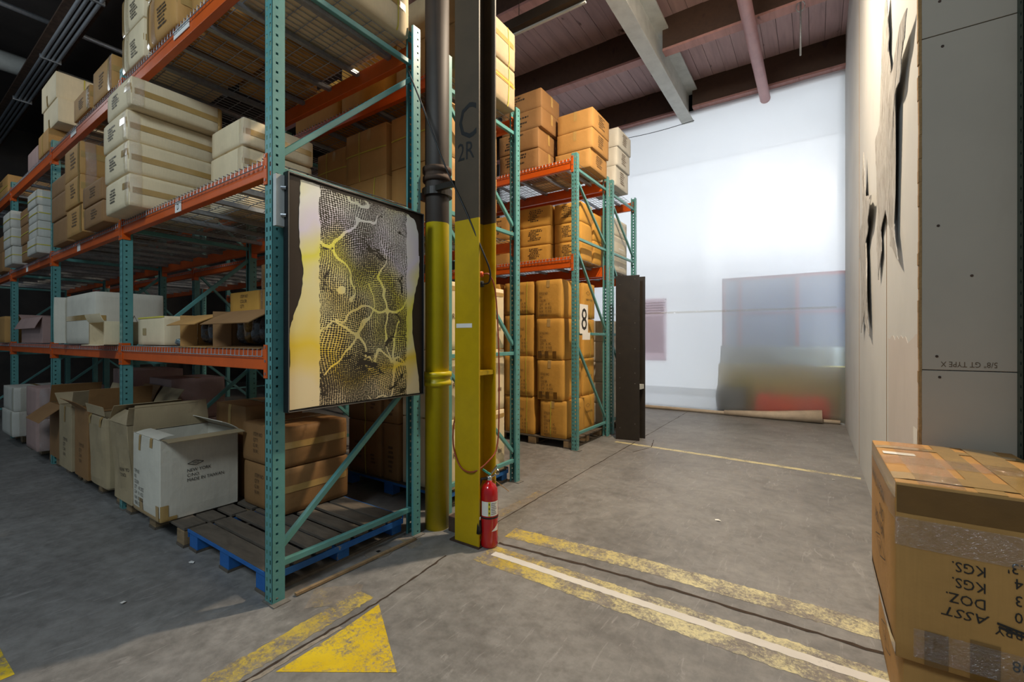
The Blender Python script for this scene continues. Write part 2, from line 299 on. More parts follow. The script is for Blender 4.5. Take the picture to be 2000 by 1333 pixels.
# ------------------------------------------------------------------ mesh helpers
class MB:
    def __init__(s): s.v = []; s.f = []
    def quad(s, *p): i = len(s.v); s.v += [tuple(q) for q in p]; s.f.append(tuple(range(i, i + len(p))))
    def box(s, x0, x1, y0, y1, z0, z1):
        i = len(s.v); s.v += [(x, y, z) for z in (z0, z1) for y in (y0, y1) for x in (x0, x1)]
        s.f += [tuple(i + k for k in f) for f in ((0, 2, 3, 1), (4, 5, 7, 6), (0, 1, 5, 4), (2, 6, 7, 3), (0, 4, 6, 2), (1, 3, 7, 5))]; return s
    def bar(s, p, q, w, h=None, up=(0, 0, 1)):
        p = Vector(p); q = Vector(q); d = (q - p).normalized(); u = Vector(up)
        if abs(d.dot(u)) > 0.98: u = Vector((1, 0, 0))
        r = d.cross(u).normalized() * (w / 2); u = r.cross(d).normalized() * ((h or w) / 2); i = len(s.v)
        for c in (p, q): s.v += [tuple(c + r * a + u * b) for a, b in ((-1, -1), (1, -1), (1, 1), (-1, 1))]
        s.f += [tuple(i + k for k in f) for f in ((0, 1, 2, 3), (7, 6, 5, 4), (0, 4, 5, 1), (1, 5, 6, 2), (2, 6, 7, 3), (3, 7, 4, 0))]; return s
    def tube(s, pts, r, n=8, caps=True, radii=None):
        pts = [Vector(p) for p in pts]; rings = []; prev = None
        for k, p in enumerate(pts):
            d = (pts[min(k + 1, len(pts) - 1)] - pts[max(k - 1, 0)]).normalized()
            ref = prev if prev is not None else (Vector((0, 0, 1)) if abs(d.z) < 0.9 else Vector((1, 0, 0)))
            a = d.cross(ref).normalized(); b = a.cross(d).normalized(); prev = b
            rr = radii[k] if radii else r; i = len(s.v)
            s.v += [tuple(p + (a * math.cos(2 * PI * j / n) + b * math.sin(2 * PI * j / n)) * rr) for j in range(n)]; rings.append(i)
        for r0, r1 in zip(rings, rings[1:]):
            for j in range(n): s.f.append((r0 + j, r0 + (j + 1) % n, r1 + (j + 1) % n, r1 + j))
        if caps: s.f.append(tuple(rings[0] + j for j in reversed(range(n)))); s.f.append(tuple(rings[-1] + j for j in range(n)))
        return s
    def lathe(s, c, prof, n=20):
        return s.tube([(c[0], c[1], c[2] + z) for r, z in prof], 1, n, True, [r for r, z in prof])
    def prism(s, poly, axis, a, b):
        def P(u, v, w): return {'X': (w, u, v), 'Y': (u, w, v), 'Z': (u, v, w)}[axis]
        n = len(poly); i = len(s.v); s.v += [P(u, v, a) for u, v in poly] + [P(u, v, b) for u, v in poly]
        s.f.append(tuple(i + k for k in reversed(range(n)))); s.f.append(tuple(i + n + k for k in range(n)))
        for k in range(n): s.f.append((i + k, i + (k + 1) % n, i + n + (k + 1) % n, i + n + k))
        return s
    def grid(s, fn, us, vs):
        i = len(s.v); s.v += [tuple(fn(u, v)) for v in vs for u in us]; n = len(us)
        for b in range(len(vs) - 1):
            for a in range(n - 1): s.f.append((i + b * n + a, i + b * n + a + 1, i + (b + 1) * n + a + 1, i + (b + 1) * n + a))
        return s
    def mesh(s, name):
        me = bpy.data.meshes.new(name); me.from_pydata(s.v, [], s.f); me.update()
        bm = bmesh.new(); bm.from_mesh(me); bmesh.ops.remove_doubles(bm, verts=bm.verts, dist=1e-6); bmesh.ops.recalc_face_normals(bm, faces=bm.faces); bm.to_mesh(me); bm.free()
        return me
    def build(s, name, mat, parent=None, smooth=False, bevel=0.0, recalc=True):
        if recalc: me = s.mesh(name)
        else: me = bpy.data.meshes.new(name); me.from_pydata(s.v, [], s.f); me.update()
        return link(name, me, mat, parent, smooth, bevel)
def link(name, me, mat, parent=None, smooth=False, bevel=0.0):
    if mat and not me.materials: me.materials.append(M[mat] if isinstance(mat, str) else mat)
    if smooth:
        me.polygons.foreach_set('use_smooth', [True] * len(me.polygons))
    o = bpy.data.objects.new(name, me); COL.objects.link(o)
    if parent: o.parent = parent
    if bevel:
        b = o.modifiers.new('bevel', 'BEVEL'); b.width = bevel; b.segments = 2; b.limit_method = 'ANGLE'
    return o
def empty(name, loc=(0, 0, 0), rz=0.0):
    o = bpy.data.objects.new(name, None); COL.objects.link(o); o.location = loc; o.rotation_euler = (0, 0, rz); o.empty_display_size = 0.1; return o
def tag(o, label, cat, group=None):
    o['label'] = label; o['category'] = cat
    if group: o['group'] = group
    return o
def struct(o): o['kind'] = 'structure'; return o
TXT = {}
def text_geo(s):
    """vertices and faces of a line of lettering, height 1"""
    if s not in TXT:
        cu = bpy.data.curves.new('lettering', 'FONT'); cu.body = s; cu.size = 1.4; cu.resolution_u = 2
        o = bpy.data.objects.new('lettering', cu); COL.objects.link(o)
        dg = bpy.context.evaluated_depsgraph_get(); me = bpy.data.meshes.new_from_object(o.evaluated_get(dg))
        TXT[s] = ([(v.co.x, v.co.y) for v in me.vertices], [tuple(p.vertices) for p in me.polygons])
        bpy.data.objects.remove(o); bpy.data.curves.remove(cu); bpy.data.meshes.remove(me)
    return TXT[s]
def add_text(mb, s, size, fn, x=0.0, y=0.0, rot=False, cond=0.85, italic=0.0):
    vs, fs = text_geo(s); i = len(mb.v); k = -1 if rot else 1
    for a, b in vs: mb.v.append(tuple(fn(x + k * (a * size * cond + b * italic * size), y + k * b * size)))
    mb.f += [tuple(i + q for q in f) for f in fs]

# ------------------------------------------------------------------ cartons
FACES = {'-Y': (0, 2, 1, -1), '+Y': (0, 2, 1, 1), '-X': (1, 2, 0, -1), '+X': (1, 2, 0, 1), '-Z': (0, 1, 2, -1), '+Z': (0, 1, 2, 1)}
class Carton:
    """a cardboard box whose panels bulge; tape, straps and print follow the panels"""
    def __init__(s, name, label, dims, at, rz=0.0, mat='kraft', bulge=0.006, r=0.007, seed=0, group=None, cat='box', crush=0.0, skip=(), lean=(0, 0)):
        s.L, s.W, s.H = dims; s.bulge = bulge; s.r = r; s.crush = crush; s.lean = lean
        s.rnd = random.Random(seed * 7919 + 13); s.ph = [s.rnd.uniform(0, 6.28) for _ in range(9)]
        s.root = empty(name, at, rz); tag(s.root, label, cat, group)
        s.mat = mat; s.skip = skip; s.mbs = {}
        mb = MB(); e = 0.45 * r
        for f, (ia, ib, ic, sg) in FACES.items():
            if f in skip: continue
            da, db = s.dim(ia), s.dim(ib)
            ts = lambda d: [0, min(0.05, e / d), 0.14, 0.32, 0.5, 0.68, 0.86, 1 - min(0.05, e / d), 1]
            mb.grid(lambda a, b: s.S(f, a, b), ts(da), ts(db))
        if skip:
            for f, (ia, ib, ic, sg) in FACES.items():
                if f in skip: continue
                ts = [0, 0.25, 0.5, 0.75, 1]
                mb.grid(lambda a, b: s.S(f, a, b, -0.006), ts, ts)
            for f in skip:
                for k in range(4):
                    P = [(0, 0), (1, 0), (1, 1), (0, 1)]; p, q = P[k], P[(k + 1) % 4]
                    cpt = lambda t: (p[0] + (q[0] - p[0]) * t, p[1] + (q[1] - p[1]) * t)
                    ins = lambda ab: (0.5 + (ab[0] - 0.5) * (1 - 0.012 / s.dim(FACES[f][0])), 0.5 + (ab[1] - 0.5) * (1 - 0.012 / s.dim(FACES[f][1])))
                    mb.grid(lambda a, b: s.S(f, *(cpt(a) if b == 0 else ins(cpt(a)))), [0, 0.25, 0.5, 0.75, 1], [0, 1])
        s.body = mb.build('body', M_CB(mat), s.root, True)
        if skip:
            s.body.data.polygons.foreach_set('use_smooth', [False] * len(s.body.data.polygons))
    def dim(s, i): return (s.L, s.W, s.H)[i]
    def S(s, face, a, b, off=0.0):
        ia, ib, ic, sg = FACES[face]; da, db = s.dim(ia), s.dim(ib)
        p = [0.0, 0.0, 0.0]; p[ia] = (a - 0.5) * da; p[ib] = (b - 0.5) * db; p[ic] = sg * s.dim(ic) / 2
        win = 16 * a * (1 - a) * b * (1 - b) if face not in s.skip else 0
        win = max(0.0, win)
        bu = s.bulge * win ** 0.7 * (0.25 if ic == 2 else 1.0)
        ph = s.ph; k = abs(ic) * 3
        bu += s.crush * win ** 0.5 * (math.sin(6.5 * a + ph[k]) * math.sin(5.3 * b + ph[k + 1]) - 0.35)
        q = list(p); q[ic] += sg * bu
        # rounded edges
        r = s.r
        inner = [max(-s.dim(i) / 2 + r, min(s.dim(i) / 2 - r, q[i])) for i in range(3)]
        d = Vector((q[0] - inner[0], q[1] - inner[1], q[2] - inner[2])); l = d.length
        nv = Vector((0, 0, 0)); nv[ic] = sg
        if l > 1e-9 and face not in s.skip:
            dd = d / l; core = Vector(inner) + dd * min(l, max(r, abs(d[ic]))); out = core + dd * off
        else: out = Vector(q) + nv * off
        if s.crush:
            t = out.z / s.H
            out.x += s.crush * 0.8 * math.sin(3.0 * t + ph[6]) ; out.y += s.crush * 0.6 * math.sin(3.7 * t + ph[7])
        z01 = out.z / s.H + 0.5
        out.x += s.lean[0] * z01; out.y += s.lean[1] * z01
        out.z += s.H / 2
        return out
    def mb(s, name, mat):
        s.k = getattr(s, 'k', 0) + 1
        return s.mbs.setdefault((name, mat, s.k), MB())
    def strip(s, face, o, pos, w, lo=0.0, hi=1.0, name='tape', mat='brown_tape', off=0.0024, wob=0.0):
        ia, ib, ic, sg = FACES[face]; dd = s.dim(ia) if o == 'v' else s.dim(ib)
        h = w / dd / 2; n = 13; ts = [lo + (hi - lo) * k / (n - 1) for k in range(n)]
        ph = s.rnd.uniform(0, 6)
        def fn(u, t):
            c = pos + wob * math.sin(2.5 * t + ph) + u * h
            return s.S(face, c, t, off) if o == 'v' else s.S(face, t, c, off)
        s.mb(name, mat).grid(fn, [-1, -0.33, 0.33, 1], ts); return s
    def tape(s, face, o, pos, w=0.05, lo=0.0, hi=1.0, mat='brown_tape', off=0.0024): return s.strip(face, o, pos, w, lo, hi, 'tape', mat, off)
    def strap(s, face, o, pos, wob=0.01): return s.strip(face, o, pos, 0.011, 0, 1, 'strap', 'yellow_strap', 0.0042, wob)
    def clear(s, face, o, pos, w, lo=0, hi=1): return s.strip(face, o, pos, w, lo, hi, 'clear_wrap', 'clear_tape', 0.0046, 0.004)
    def text(s, face, txt, x, y, size, rot=False, mat='ink', cond=0.85, italic=0.0):
        """x, y: fractions of the face; size in metres"""
        ia, ib, ic, sg = FACES[face]; da, db = s.dim(ia), s.dim(ib); mir = -1 if face in ('-X', '+Y') else 1
        def fn(u, v):
            return s.S(face, min(0.985, max(0.015, x + mir * u / da)), min(0.985, max(0.015, y + v / db)), 0.0032)
        add_text(s.mb('print', mat), txt, size, fn, 0, 0, rot, cond, italic); return s
    def line(s, face, p, q, w=0.003, mat='ink', m=None):
        ia, ib, ic, sg = FACES[face]; da, db = s.dim(ia), s.dim(ib)
        P = Vector((p[0] * da, p[1] * db)); Q = Vector((q[0] * da, q[1] * db)); d = (Q - P).normalized(); nn = Vector((-d.y, d.x)) * w / 2
        (m if m is not None else s.mb('print', mat)).grid(lambda u, t: s.S(face, (P.x + (Q.x - P.x) * t + nn.x * u) / da, (P.y + (Q.y - P.y) * t + nn.y * u) / db, 0.0032), [-1, 1], [0, 0.25, 0.5, 0.75, 1]); return s
    def diamond(s, face, x, y, w, h, mat='ink'):
        P = [(x - w, y), (x, y + h), (x + w, y), (x, y - h)]
        m = s.mb('print', mat)
        for k in range(4): s.line(face, P[k], P[(k + 1) % 4], 0.004, mat, m)
        return s
    def block(s, face, x, y, size, lines, mat='faded_ink', cond=0.8, dx=0):
        db = s.dim(FACES[face][1])
        for k, t in enumerate(lines): s.text(face, t, x + dx * k, y - k * size * 1.45 / db, size, False, mat, cond)
        return s
    def marks(s, face, x, y, w, h, rows, mat='faded_ink', ragged=0.4):
        """rows of small unreadable stencil marks; x, y top left, w, h in face fractions"""
        m = s.mb('print', mat)
        for k in range(rows):
            yy = y - h * k / rows; hh = h / rows * 0.55; u = x + s.rnd.uniform(0, ragged) * w * 0.4; end = x + w * (1 - s.rnd.uniform(0, ragged))
            while u < end:
                l = s.rnd.uniform(0.03, 0.09) * w
                m.grid(lambda a, b: s.S(face, min(0.98, a), b, 0.0032), [u, min(end, u + l)], [yy - hh, yy]); u += l + s.rnd.uniform(0.015, 0.05) * w
        return s
    def smudge(s, face, x, y, w, h, mat='dark_tape'): return s.strip(face, 'v', x, w, y, y + h, 'tape', mat)
    def flap(s, face, edge, length, ang, curl=0.0, lo=0.0, hi=1.0, taper=0.0, mat=None):
        """face: open side; edge: which neighbour panel the flap hangs on"""
        ia, ib, ic, sg = FACES[face]; ja, jb, jc, sj = FACES[edge]
        other = ia if jc == ib else ib; n = 6; seg = length / n
        up = Vector((0, 0, 0)); up[ic] = sg; out = Vector((0, 0, 0)); out[jc] = sj
        def edgept(t):
            ab = [0, 0]
            ab[0 if other == ia else 1] = t; ab[1 if other == ia else 0] = 1.0 if sj > 0 else 0.0
            return s.S(face, ab[0], ab[1])
        offs = []; p = Vector((0, 0, 0)); ang = math.radians(ang); cu = math.radians(curl) / n
        for k in range(n + 1):
            offs.append(p.copy()); a = ang + cu * k; p = p + (up * math.cos(a) + out * math.sin(a)) * seg
        mb = MB()
        def fn(t, k):
            tt = lo + (hi - lo) * t; c = 0.5 + (tt - 0.5) * (1 - taper * k / n); return edgept(tt) + offs[int(k)] + (edgept(c) - edgept(tt))
        mb.grid(fn, [0, 0.25, 0.5, 0.75, 1], list(range(n + 1)))
        o = mb.build('flap', M_CB(mat or s.mat), s.root); sd = o.modifiers.new('thick', 'SOLIDIFY'); sd.thickness = 0.005; sd.offset = 0
        return s
    def done(s):
        for (nm, mat, _k), mb in s.mbs.items(): mb.build(nm, mat, s.root, nm != 'print', recalc=(nm != 'print'))
        s.mbs = {}; return s
def M_CB(k): return CB[k]
_seed = [0]
def carton(label, x0, x1, y0, y1, z0, z1, mat='kraft', rz=0.0, **kw):
    _seed[0] += 1; g = 0.004
    return Carton(kw.pop('name', 'carton'), label, (x1 - x0 - 2 * g, y1 - y0 - 2 * g, z1 - z0 - 0.003), ((x0 + x1) / 2, (y0 + y1) / 2, z0 + 0.0015), rz, mat, seed=_seed[0], **kw)
ORD = ['bottom', 'second', 'third', 'fourth', 'fifth']
def place(k, n):
    if n == 1: return 'single'
    if k == 0: return 'bottom'
    if k == n - 1: return 'top'
    if n == 3: return 'middle'
    return ['', 'second-lowest', 'third-lowest', 'fourth-lowest'][k]
def stack(look, where, x0, x1, y0, y1, zs, mat='kraft', jit=0.008, group=None, fn=None, shifts=None, **kw):
    out = []; n = len(zs) - 1
    for k in range(n):
        rnd = random.Random(len(where) * 31 + k); dx = rnd.uniform(-jit, jit); dy = rnd.uniform(-jit, jit)
        if shifts and shifts[k]: dx += shifts[k][0]; dy += shifts[k][1]
        p = place(k, n)
        lab = ('%s carton, %s of %s' % (look, p, where)) if n > 1 else ('%s carton %s' % (look, where))
        c = carton(lab, x0 + dx, x1 + dx, y0 + dy, y1 + dy, zs[k], zs[k + 1], mat, group=group, **kw)
        c.tape('+Z', 'h' if (x1 - x0) > (y1 - y0) else 'v', 0.5)
        if fn: fn(c, k)
        c.done(); out.append(c)
    return out

# ------------------------------------------------------------------ the setting
mb = MB(); mb.box(-14, 6.5, -5, 12.5, -0.12, 0.0); FLOOR = struct(mb.build('floor', 'concrete_floor'))
def ribbon(pts, w, z=0.0012, seed=1, jag=0.25, n=10):
    """an irregular flat strip on the floor along the polyline pts"""
    r = random.Random(seed); P = []
    for (p, q) in zip(pts, pts[1:]):
        k = max(2, int((Vector(q) - Vector(p)).length * n))
        P += [Vector(p).lerp(Vector(q), i / k) for i in range(k)]
    P.append(Vector(pts[-1])); m = MB(); L = []; R = []
    for i, c in enumerate(P):
        d = (P[min(i + 1, len(P) - 1)] - P[max(i - 1, 0)]).normalized(); nn = Vector((-d.y, d.x))
        c = c + nn * r.uniform(-1, 1) * w * jag * 0.6
        L.append(c + nn * w / 2 * (1 + r.uniform(-jag, jag))); R.append(c - nn * w / 2 * (1 + r.uniform(-jag, jag)))
    for i in range(len(P) - 1):
        m.quad((R[i].x, R[i].y, z), (R[i + 1].x, R[i + 1].y, z), (L[i + 1].x, L[i + 1].y, z), (L[i].x, L[i].y, z))
    return m
ribbon([(0.58, 1.13), (3.6, 1.135)], 0.24, 0.0010, 3, 0.035, 60).build('painted_line', 'yellow_line_paint', FLOOR)
ribbon([(0.64, 1.155), (1.9, 1.155), (3.6, 1.165)], 0.058, 0.0022, 4, 0.07, 40).build('painted_line', 'white_line_tape', FLOOR)
ribbon([(0.55, 1.49), (1.5, 1.57), (3.6, 1.60)], 0.165, 0.0010, 5, 0.05, 60).build('painted_line', 'yellow_line_paint', FLOOR)
ribbon([(0.58, 1.30), (1.54, 1.385), (3.6, 1.40)], 0.022, 0.0016, 6, 0.40, 22).build('floor_joint', 'dark_joint', FLOOR)
ribbon([(0.1, 4.80), (1.4, 4.72), (2.84, 4.62)], 0.085, 0.0010, 7, 0.12, 16).build('painted_line', 'pale_line_paint', FLOOR)
ribbon([(0.44, -0.60), (0.45, 0.33), (0.40, 0.95)], 0.012, 0.0018, 8, 0.6, 26).build('floor_joint', 'dark_joint', FLOOR)
ribbon([(0.46, -0.60), (0.47, 0.10)], 0.022, 0.0020, 18, 0.35, 40).build('floor_joint', 'joint_filler', FLOOR)
ribbon([(0.36, 1.50), (0.35, 2.25), (0.34, 4.6), (0.33, 8.1)], 0.010, 0.0016, 9, 0.6, 12).build('floor_joint', 'dark_joint', FLOOR)
ribbon([(0.50, 4.35), (0.62, 4.75), (0.52, 5.2)], 0.010, 0.0016, 10, 0.5, 14).build('floor_joint', 'dark_joint', FLOOR)
ribbon([(0.36, -0.60), (0.33, 0.36)], 0.13, 0.0012, 11, 0.07, 60).build('painted_line', 'yellow_line_paint', FLOOR)
ribbon([(0.10, 0.16), (0.30, 0.34)], 0.20, 0.0011, 21, 0.06, 60).build('painted_line', 'faint_yellow_paint', FLOOR)
ribbon([(0.27, 1.5), (0.30, 2.4)], 0.10, 0.0012, 12, 0.2, 16).build('painted_line', 'faint_yellow_paint', FLOOR)
ribbon([(0.15, 0.95), (-0.05, 1.02)], 0.14, 0.0012, 22, 0.3, 16).build('painted_line', 'faint_yellow_paint', FLOOR)
m_ = MB(); m_.quad((0.50, -0.245, 0.0014), (0.94, 0.05, 0.0014), (0.47, 0.335, 0.0014), (0.495, 0.05, 0.0014)); m_.build('painted_arrow', 'arrow_paint', FLOOR)
ribbon([(-8, -0.945), (-0.42, -0.945)], 0.11, 0.0012, 13, 0.06, 10).build('painted_line', 'arrow_paint', FLOOR)
for k, (px, py, pz) in enumerate([(-0.9, -0.05, 0.3), (-0.7, -0.45, 0.2), (1.8, 2.6, 0.2), (2.6, 4.4, 0.5)]):
    r = random.Random(k); mm = MB(); mm.quad(*[(px + 0.03 * math.cos(a) * r.uniform(0.4, 1), py + 0.02 * math.sin(a) * r.uniform(0.4, 1), 0.003 + r.uniform(0, 0.008)) for a in (0, 1.3, 2.6, 3.9, 5.2)])
    mm.build('paper_scrap', 'paper_white', FLOOR)

# ceiling: dark deck, planks, joists
mb = MB(); mb.box(-14, 6.5, -5, 12.5, 6.66, 6.8); CEIL = struct(mb.build('ceiling', 'dark_ceiling'))
rnd = random.Random(5)
pm = MB().box(-0.108, 0.108, 1.0, 8.6, -0.02, 0.02).mesh('plank')
for k in range(30):
    o = link('plank', pm, 'plank_wood', CEIL); o.location = (-3.3 + 0.222 * k, rnd.uniform(-0.15, 0.15), 6.63 + rnd.uniform(-0.004, 0.004))
for y in (-1.9, 1.85, 3.93, 6.02, 8.12, 10.3):
    j = MB().box(-13.5, 0.16, y - 0.02, y + 0.13, 6.12, 6.62).box(0.42, 6.2, y - 0.02, y + 0.13, 6.12, 6.62).build('joist', 'joist_wood', CEIL)
    MB().box(-13.5, 0.16, y - 0.03, y + 0.15, 6.08, 6.118).box(0.42, 6.2, y - 0.03, y + 0.15, 6.08, 6.118).build('joist_edge', 'joist_edge', j)

# right hand partition: white painted face along the aisle, board ends facing the camera
WR = struct(MB().box(2.872, 3.0, 1.69, 8.6, 0, 6.6).box(3.0, 4.6, 1.69, 1.75, 0, 6.6).build('wall_right', 'white_wall_paint'))
for (z0, z1) in ((0.0, 1.301), (1.305, 2.918), (2.922, 4.5), (4.504, 6.6)):
    MB().box(2.876, 4.6, 1.660, 1.688, z0, z1).build('board', 'grey_board', WR, bevel=0.002)
rr = random.Random(2); mm = MB()
for k in range(110):   # frayed paper edge of the boards
    z = 0.02 + k * 0.058; mm.box(2.864 + rr.uniform(-0.002, 0.003), 2.876, 1.656 + rr.uniform(0, 0.004), 1.688, z, z + 0.058)
mm.build('board_edge', 'corrugated_edge', WR)
mm = MB()
for (x, z) in ((2.93, 1.37), (2.94, 1.27), (2.935, 2.0), (2.95, 2.86), (2.94, 3.08), (3.05, 1.75)):
    mm.tube([(x, 1.657, z), (x, 1.6605, z)], 0.006, 8)
mm.build('screw_head', 'rusty_steel', WR)
mm = MB(); add_text(mm, '5/8" GT TYPE X', 0.026, lambda u, v: (u, 1.6585, v), 3.135, 1.345, True, 0.78); mm.build('print', 'faded_ink', WR, recalc=False)
mm = MB(); mm.grid(lambda u, v: (2.8680, u, v), [1.72, 1.78, 1.83], [0.82, 0.9, 1.0]); mm.build('gauze_patch', 'paper_white', WR)
mm = MB()
for y in (2.9, 5.3): mm.box(2.8695, 2.873, y, y + 0.006, 0, 6.5)
mm.build('board_seam', 'corrugated_edge', WR)
rr = random.Random(6); top_ = [(1.70 + 0.08 * k, 1.46 + rr.uniform(-0.03, 0.03)) for k in range(15)]
MB().prism([(1.70, 0.25), (2.82, 0.25)] + top_[::-1], 'X', 2.8712, 2.8725).build('skim_patch', 'skim_plaster', WR)
def tear(poly, lift, label):
    """a strip of wall paper torn off and standing away from the wall"""
    me = bpy.data.meshes.new('torn_strip'); bm = bmesh.new()
    y0 = min(p[0] for p in poly); y1 = max(p[0] for p in poly)
    vs_ = [bm.verts.new((0, p[0], p[1])) for p in poly]; bm.faces.new(vs_)
    bmesh.ops.triangulate(bm, faces=bm.faces)
    bmesh.ops.subdivide_edges(bm, edges=bm.edges, cuts=3, use_grid_fill=True)
    for v in bm.verts:
        nz = noise.noise(Vector((v.co.y * 4, v.co.z * 3, lift))); nz2 = noise.noise(Vector((v.co.y * 17, v.co.z * 6, lift + 4)))
        t = 1 - (v.co.y - y0) / (y1 - y0)
        v.co.x = 2.866 - lift * (0.15 + 0.85 * t) * (0.75 + 0.6 * nz) - 0.008 * abs(nz2)
    bmesh.ops.recalc_face_normals(bm, faces=bm.faces); bm.to_mesh(me); bm.free()
    o = link('torn_strip', me, 'torn_paper', None); sd = o.modifiers.new('thick', 'SOLIDIFY'); sd.thickness = 0.004
    return tag(o, label, 'torn paper', 'torn strips on the white wall')
tear([(2.7, 3.83), (2.63, 3.54), (2.65, 3.36), (2.49, 3.16), (2.2, 3.18), (2.01, 3.19), (1.79, 3.17), (1.87, 3.06), (1.98, 3.01), (2.05, 2.91), (2.2, 2.91), (2.37, 2.89), (2.49, 2.85), (2.58, 2.75), (2.58, 2.56), (2.52, 2.45), (2.49, 2.32), (2.31, 2.16), (2.23, 2.04), (2.16, 1.92), (2.49, 2.06), (2.52, 2.17), (2.65, 2.29), (2.76, 2.36), (2.87, 2.33), (3.07, 2.27), (3.03, 2.11), (3.25, 1.92), (3.34, 2.24), (3.29, 2.4), (3.34, 2.57), (3.39, 2.8), (3.44, 2.91), (3.49, 3.09), (3.2, 3.12), (2.91, 3.14), (2.87, 3.21), (2.97, 3.43), (2.99, 3.61), (2.87, 3.75)], 0.032, 'large forked grey paper strip torn loose high on the white wall')
tear([(4.35, 3.31), (4.14, 2.82), (4.07, 2.68), (3.49, 2.66), (3.65, 2.53), (4.01, 2.4), (4.21, 2.27), (4.28, 2.12), (4.01, 1.92), (3.88, 1.78), (3.82, 1.5), (4.14, 1.6), (4.35, 1.77), (4.66, 1.52), (4.83, 1.85), (4.66, 2.17), (5.07, 2.38), (5.07, 2.64), (4.58, 2.67), (4.58, 2.93), (4.43, 3.06)], 0.04, 'smaller torn grey paper strip lower on the white wall, towards the plastic curtain')

# plastic curtain and what shows through it
r7 = random.Random(7)
def sheet(u, v, d=0.0):
    n1 = noise.noise(Vector((u * 0.7, v * 0.35, 1.7))); n2 = noise.noise(Vector((u * 2.4, v * 1.1, 5.1)))
    low = max(0.0, 1 - v / 1.2)
    return (u, 8.22 + 0.05 * n1 + 0.015 * n2 * (1 + 2 * low) + d, v)
us = [-4.4 + 7.27 * k / 60 for k in range(61)]; vs_ = [0.02 + 6.06 * k / 50 for k in range(51)]
mb = MB(); mb.grid(lambda u, v: sheet(u, v), us, vs_); mb.grid(lambda u, v: sheet(u, v, 0.004), us, vs_)
nA = 61 * 51
for a in range(60):
    mb.f.append((a, a + 1, nA + a + 1, nA + a)); k = 50 * 61 + a; mb.f.append((k, k + 1, nA + k + 1, nA + k))
for b in range(50):
    mb.f.append((b * 61, b * 61 + 61, nA + b * 61 + 61, nA + b * 61)); k = b * 61 + 60; mb.f.append((k, k + 61, nA + k + 61, nA + k))
CUR = empty('plastic_curtain', (0, 0, 0)); tag(CUR, 'translucent white plastic sheeting hung from ceiling to floor across the passage', 'curtain')
mb.build('sheeting', 'plastic_sheeting', CUR, True)
mb = MB(); mb.tube([(u, 8.17 + 0.012 * noise.noise(Vector((u * 2, 0, 0))), 0.035 + 0.008 * noise.noise(Vector((u * 3, 4, 0)))) for u in [-4.2 + 0.35 * k for k in range(21)]], 0.034, 10); mb.build('rolled_hem', 'hem_paper', CUR, True)
mb = MB(); mb.tube([(1.0, 8.12, 0.05), (1.8, 8.11, 0.075), (2.55, 8.10, 0.12)], 0.05, 12, True, [0.045, 0.075, 0.115]); mb.build('loose_roll_end', 'hem_paper', CUR, True)
mb = MB(); mb.grid(lambda u, v: sheet(u, v, -0.006), [-1.6 + 0.15 * k for k in range(30)], [1.99, 2.03]); mb.build('seam_tape', 'clear_tape', CUR, True)
SIGN = empty('wall_text_panel', (0, 8.262, 0)); tag(SIGN, 'pale pink printed text sheet hanging behind the plastic beside the black panels', 'poster')
MB().grid(lambda u, v: (u, 0.0, v), [-0.62, -0.3, -0.125], [1.01, 1.6, 2.32]).build('sheet', 'poster_pink', SIGN)
mm = MB(); rr = random.Random(9)
for k in range(5):
    x = -0.60
    while x < -0.17:
        l = rr.uniform(0.03, 0.09); mm.box(x, min(-0.16, x + l), -0.002, 0.0, 2.22 - k * 0.055, 2.245 - k * 0.055); x += l + 0.015
for k in range(26):
    mm.box(-0.60, -0.17 - rr.uniform(0, 0.04), -0.002, 0.0, 1.93 - k * 0.030, 1.940 - k * 0.030)
mm.build('print', 'poster_ink', SIGN)
mm = MB()
for x in (-0.14,):
    for z in (1.03, 2.30): mm.box(x - 0.012, x + 0.012, -0.004, 0, z - 0.012, z + 0.012)
mm.build('corner_clip', 'label_black', SIGN)
struct(MB().box(-5.5, 6.4, 11.0, 11.15, 0, 6.6).build('wall_back', 'plain_white'))
struct(MB().box(-5.6, -5.45, 8.2, 11.0, 0, 6.6).build('wall_left_back_room', 'plain_white'))
struct(MB().box(-14, -13.9, -5, 12.5, 0, 6.66).build('wall_left', 'dark_ceiling'))
struct(MB().box(-13.9, -4.4, 8.25, 8.35, 0, 6.66).build('wall_far', 'dark_ceiling'))
struct(MB().box(-5.4, 6.3, 8.30, 10.98, 6.02, 6.06).build('ceiling_back_room', 'plain_white'))
struct(MB().box(-5.4, 6.3, 8.27, 10.98, 0.001, 0.006).build('floor_back_room', 'plain_white'))
WIN = struct(MB().box(0.80, 2.86, 9.32, 9.335, 1.1, 2.72).build('window_1', 'window_blue'))
mm = MB(); mm.bar((0.78, 9.29, 2.74), (2.86, 9.29, 2.74), 0.06)
for x in (0.81, 1.12, 2.15): mm.bar((x, 9.29, 1.3), (x, 9.29, 2.74), 0.06)
mm.bar((0.78, 9.29, 2.0), (2.86, 9.29, 2.0), 0.03); mm.build('window_frame', 'window_red', WIN)
mm = MB(); mm.tube([(0.92 + 0.09 * math.cos(t), 9.24, 2.0 + 0.13 * math.sin(t)) for t in [PI + 0.39 * k for k in range(9)]], 0.02, 8); mm.build('hanging_hose', 'tarp_grey', WIN)
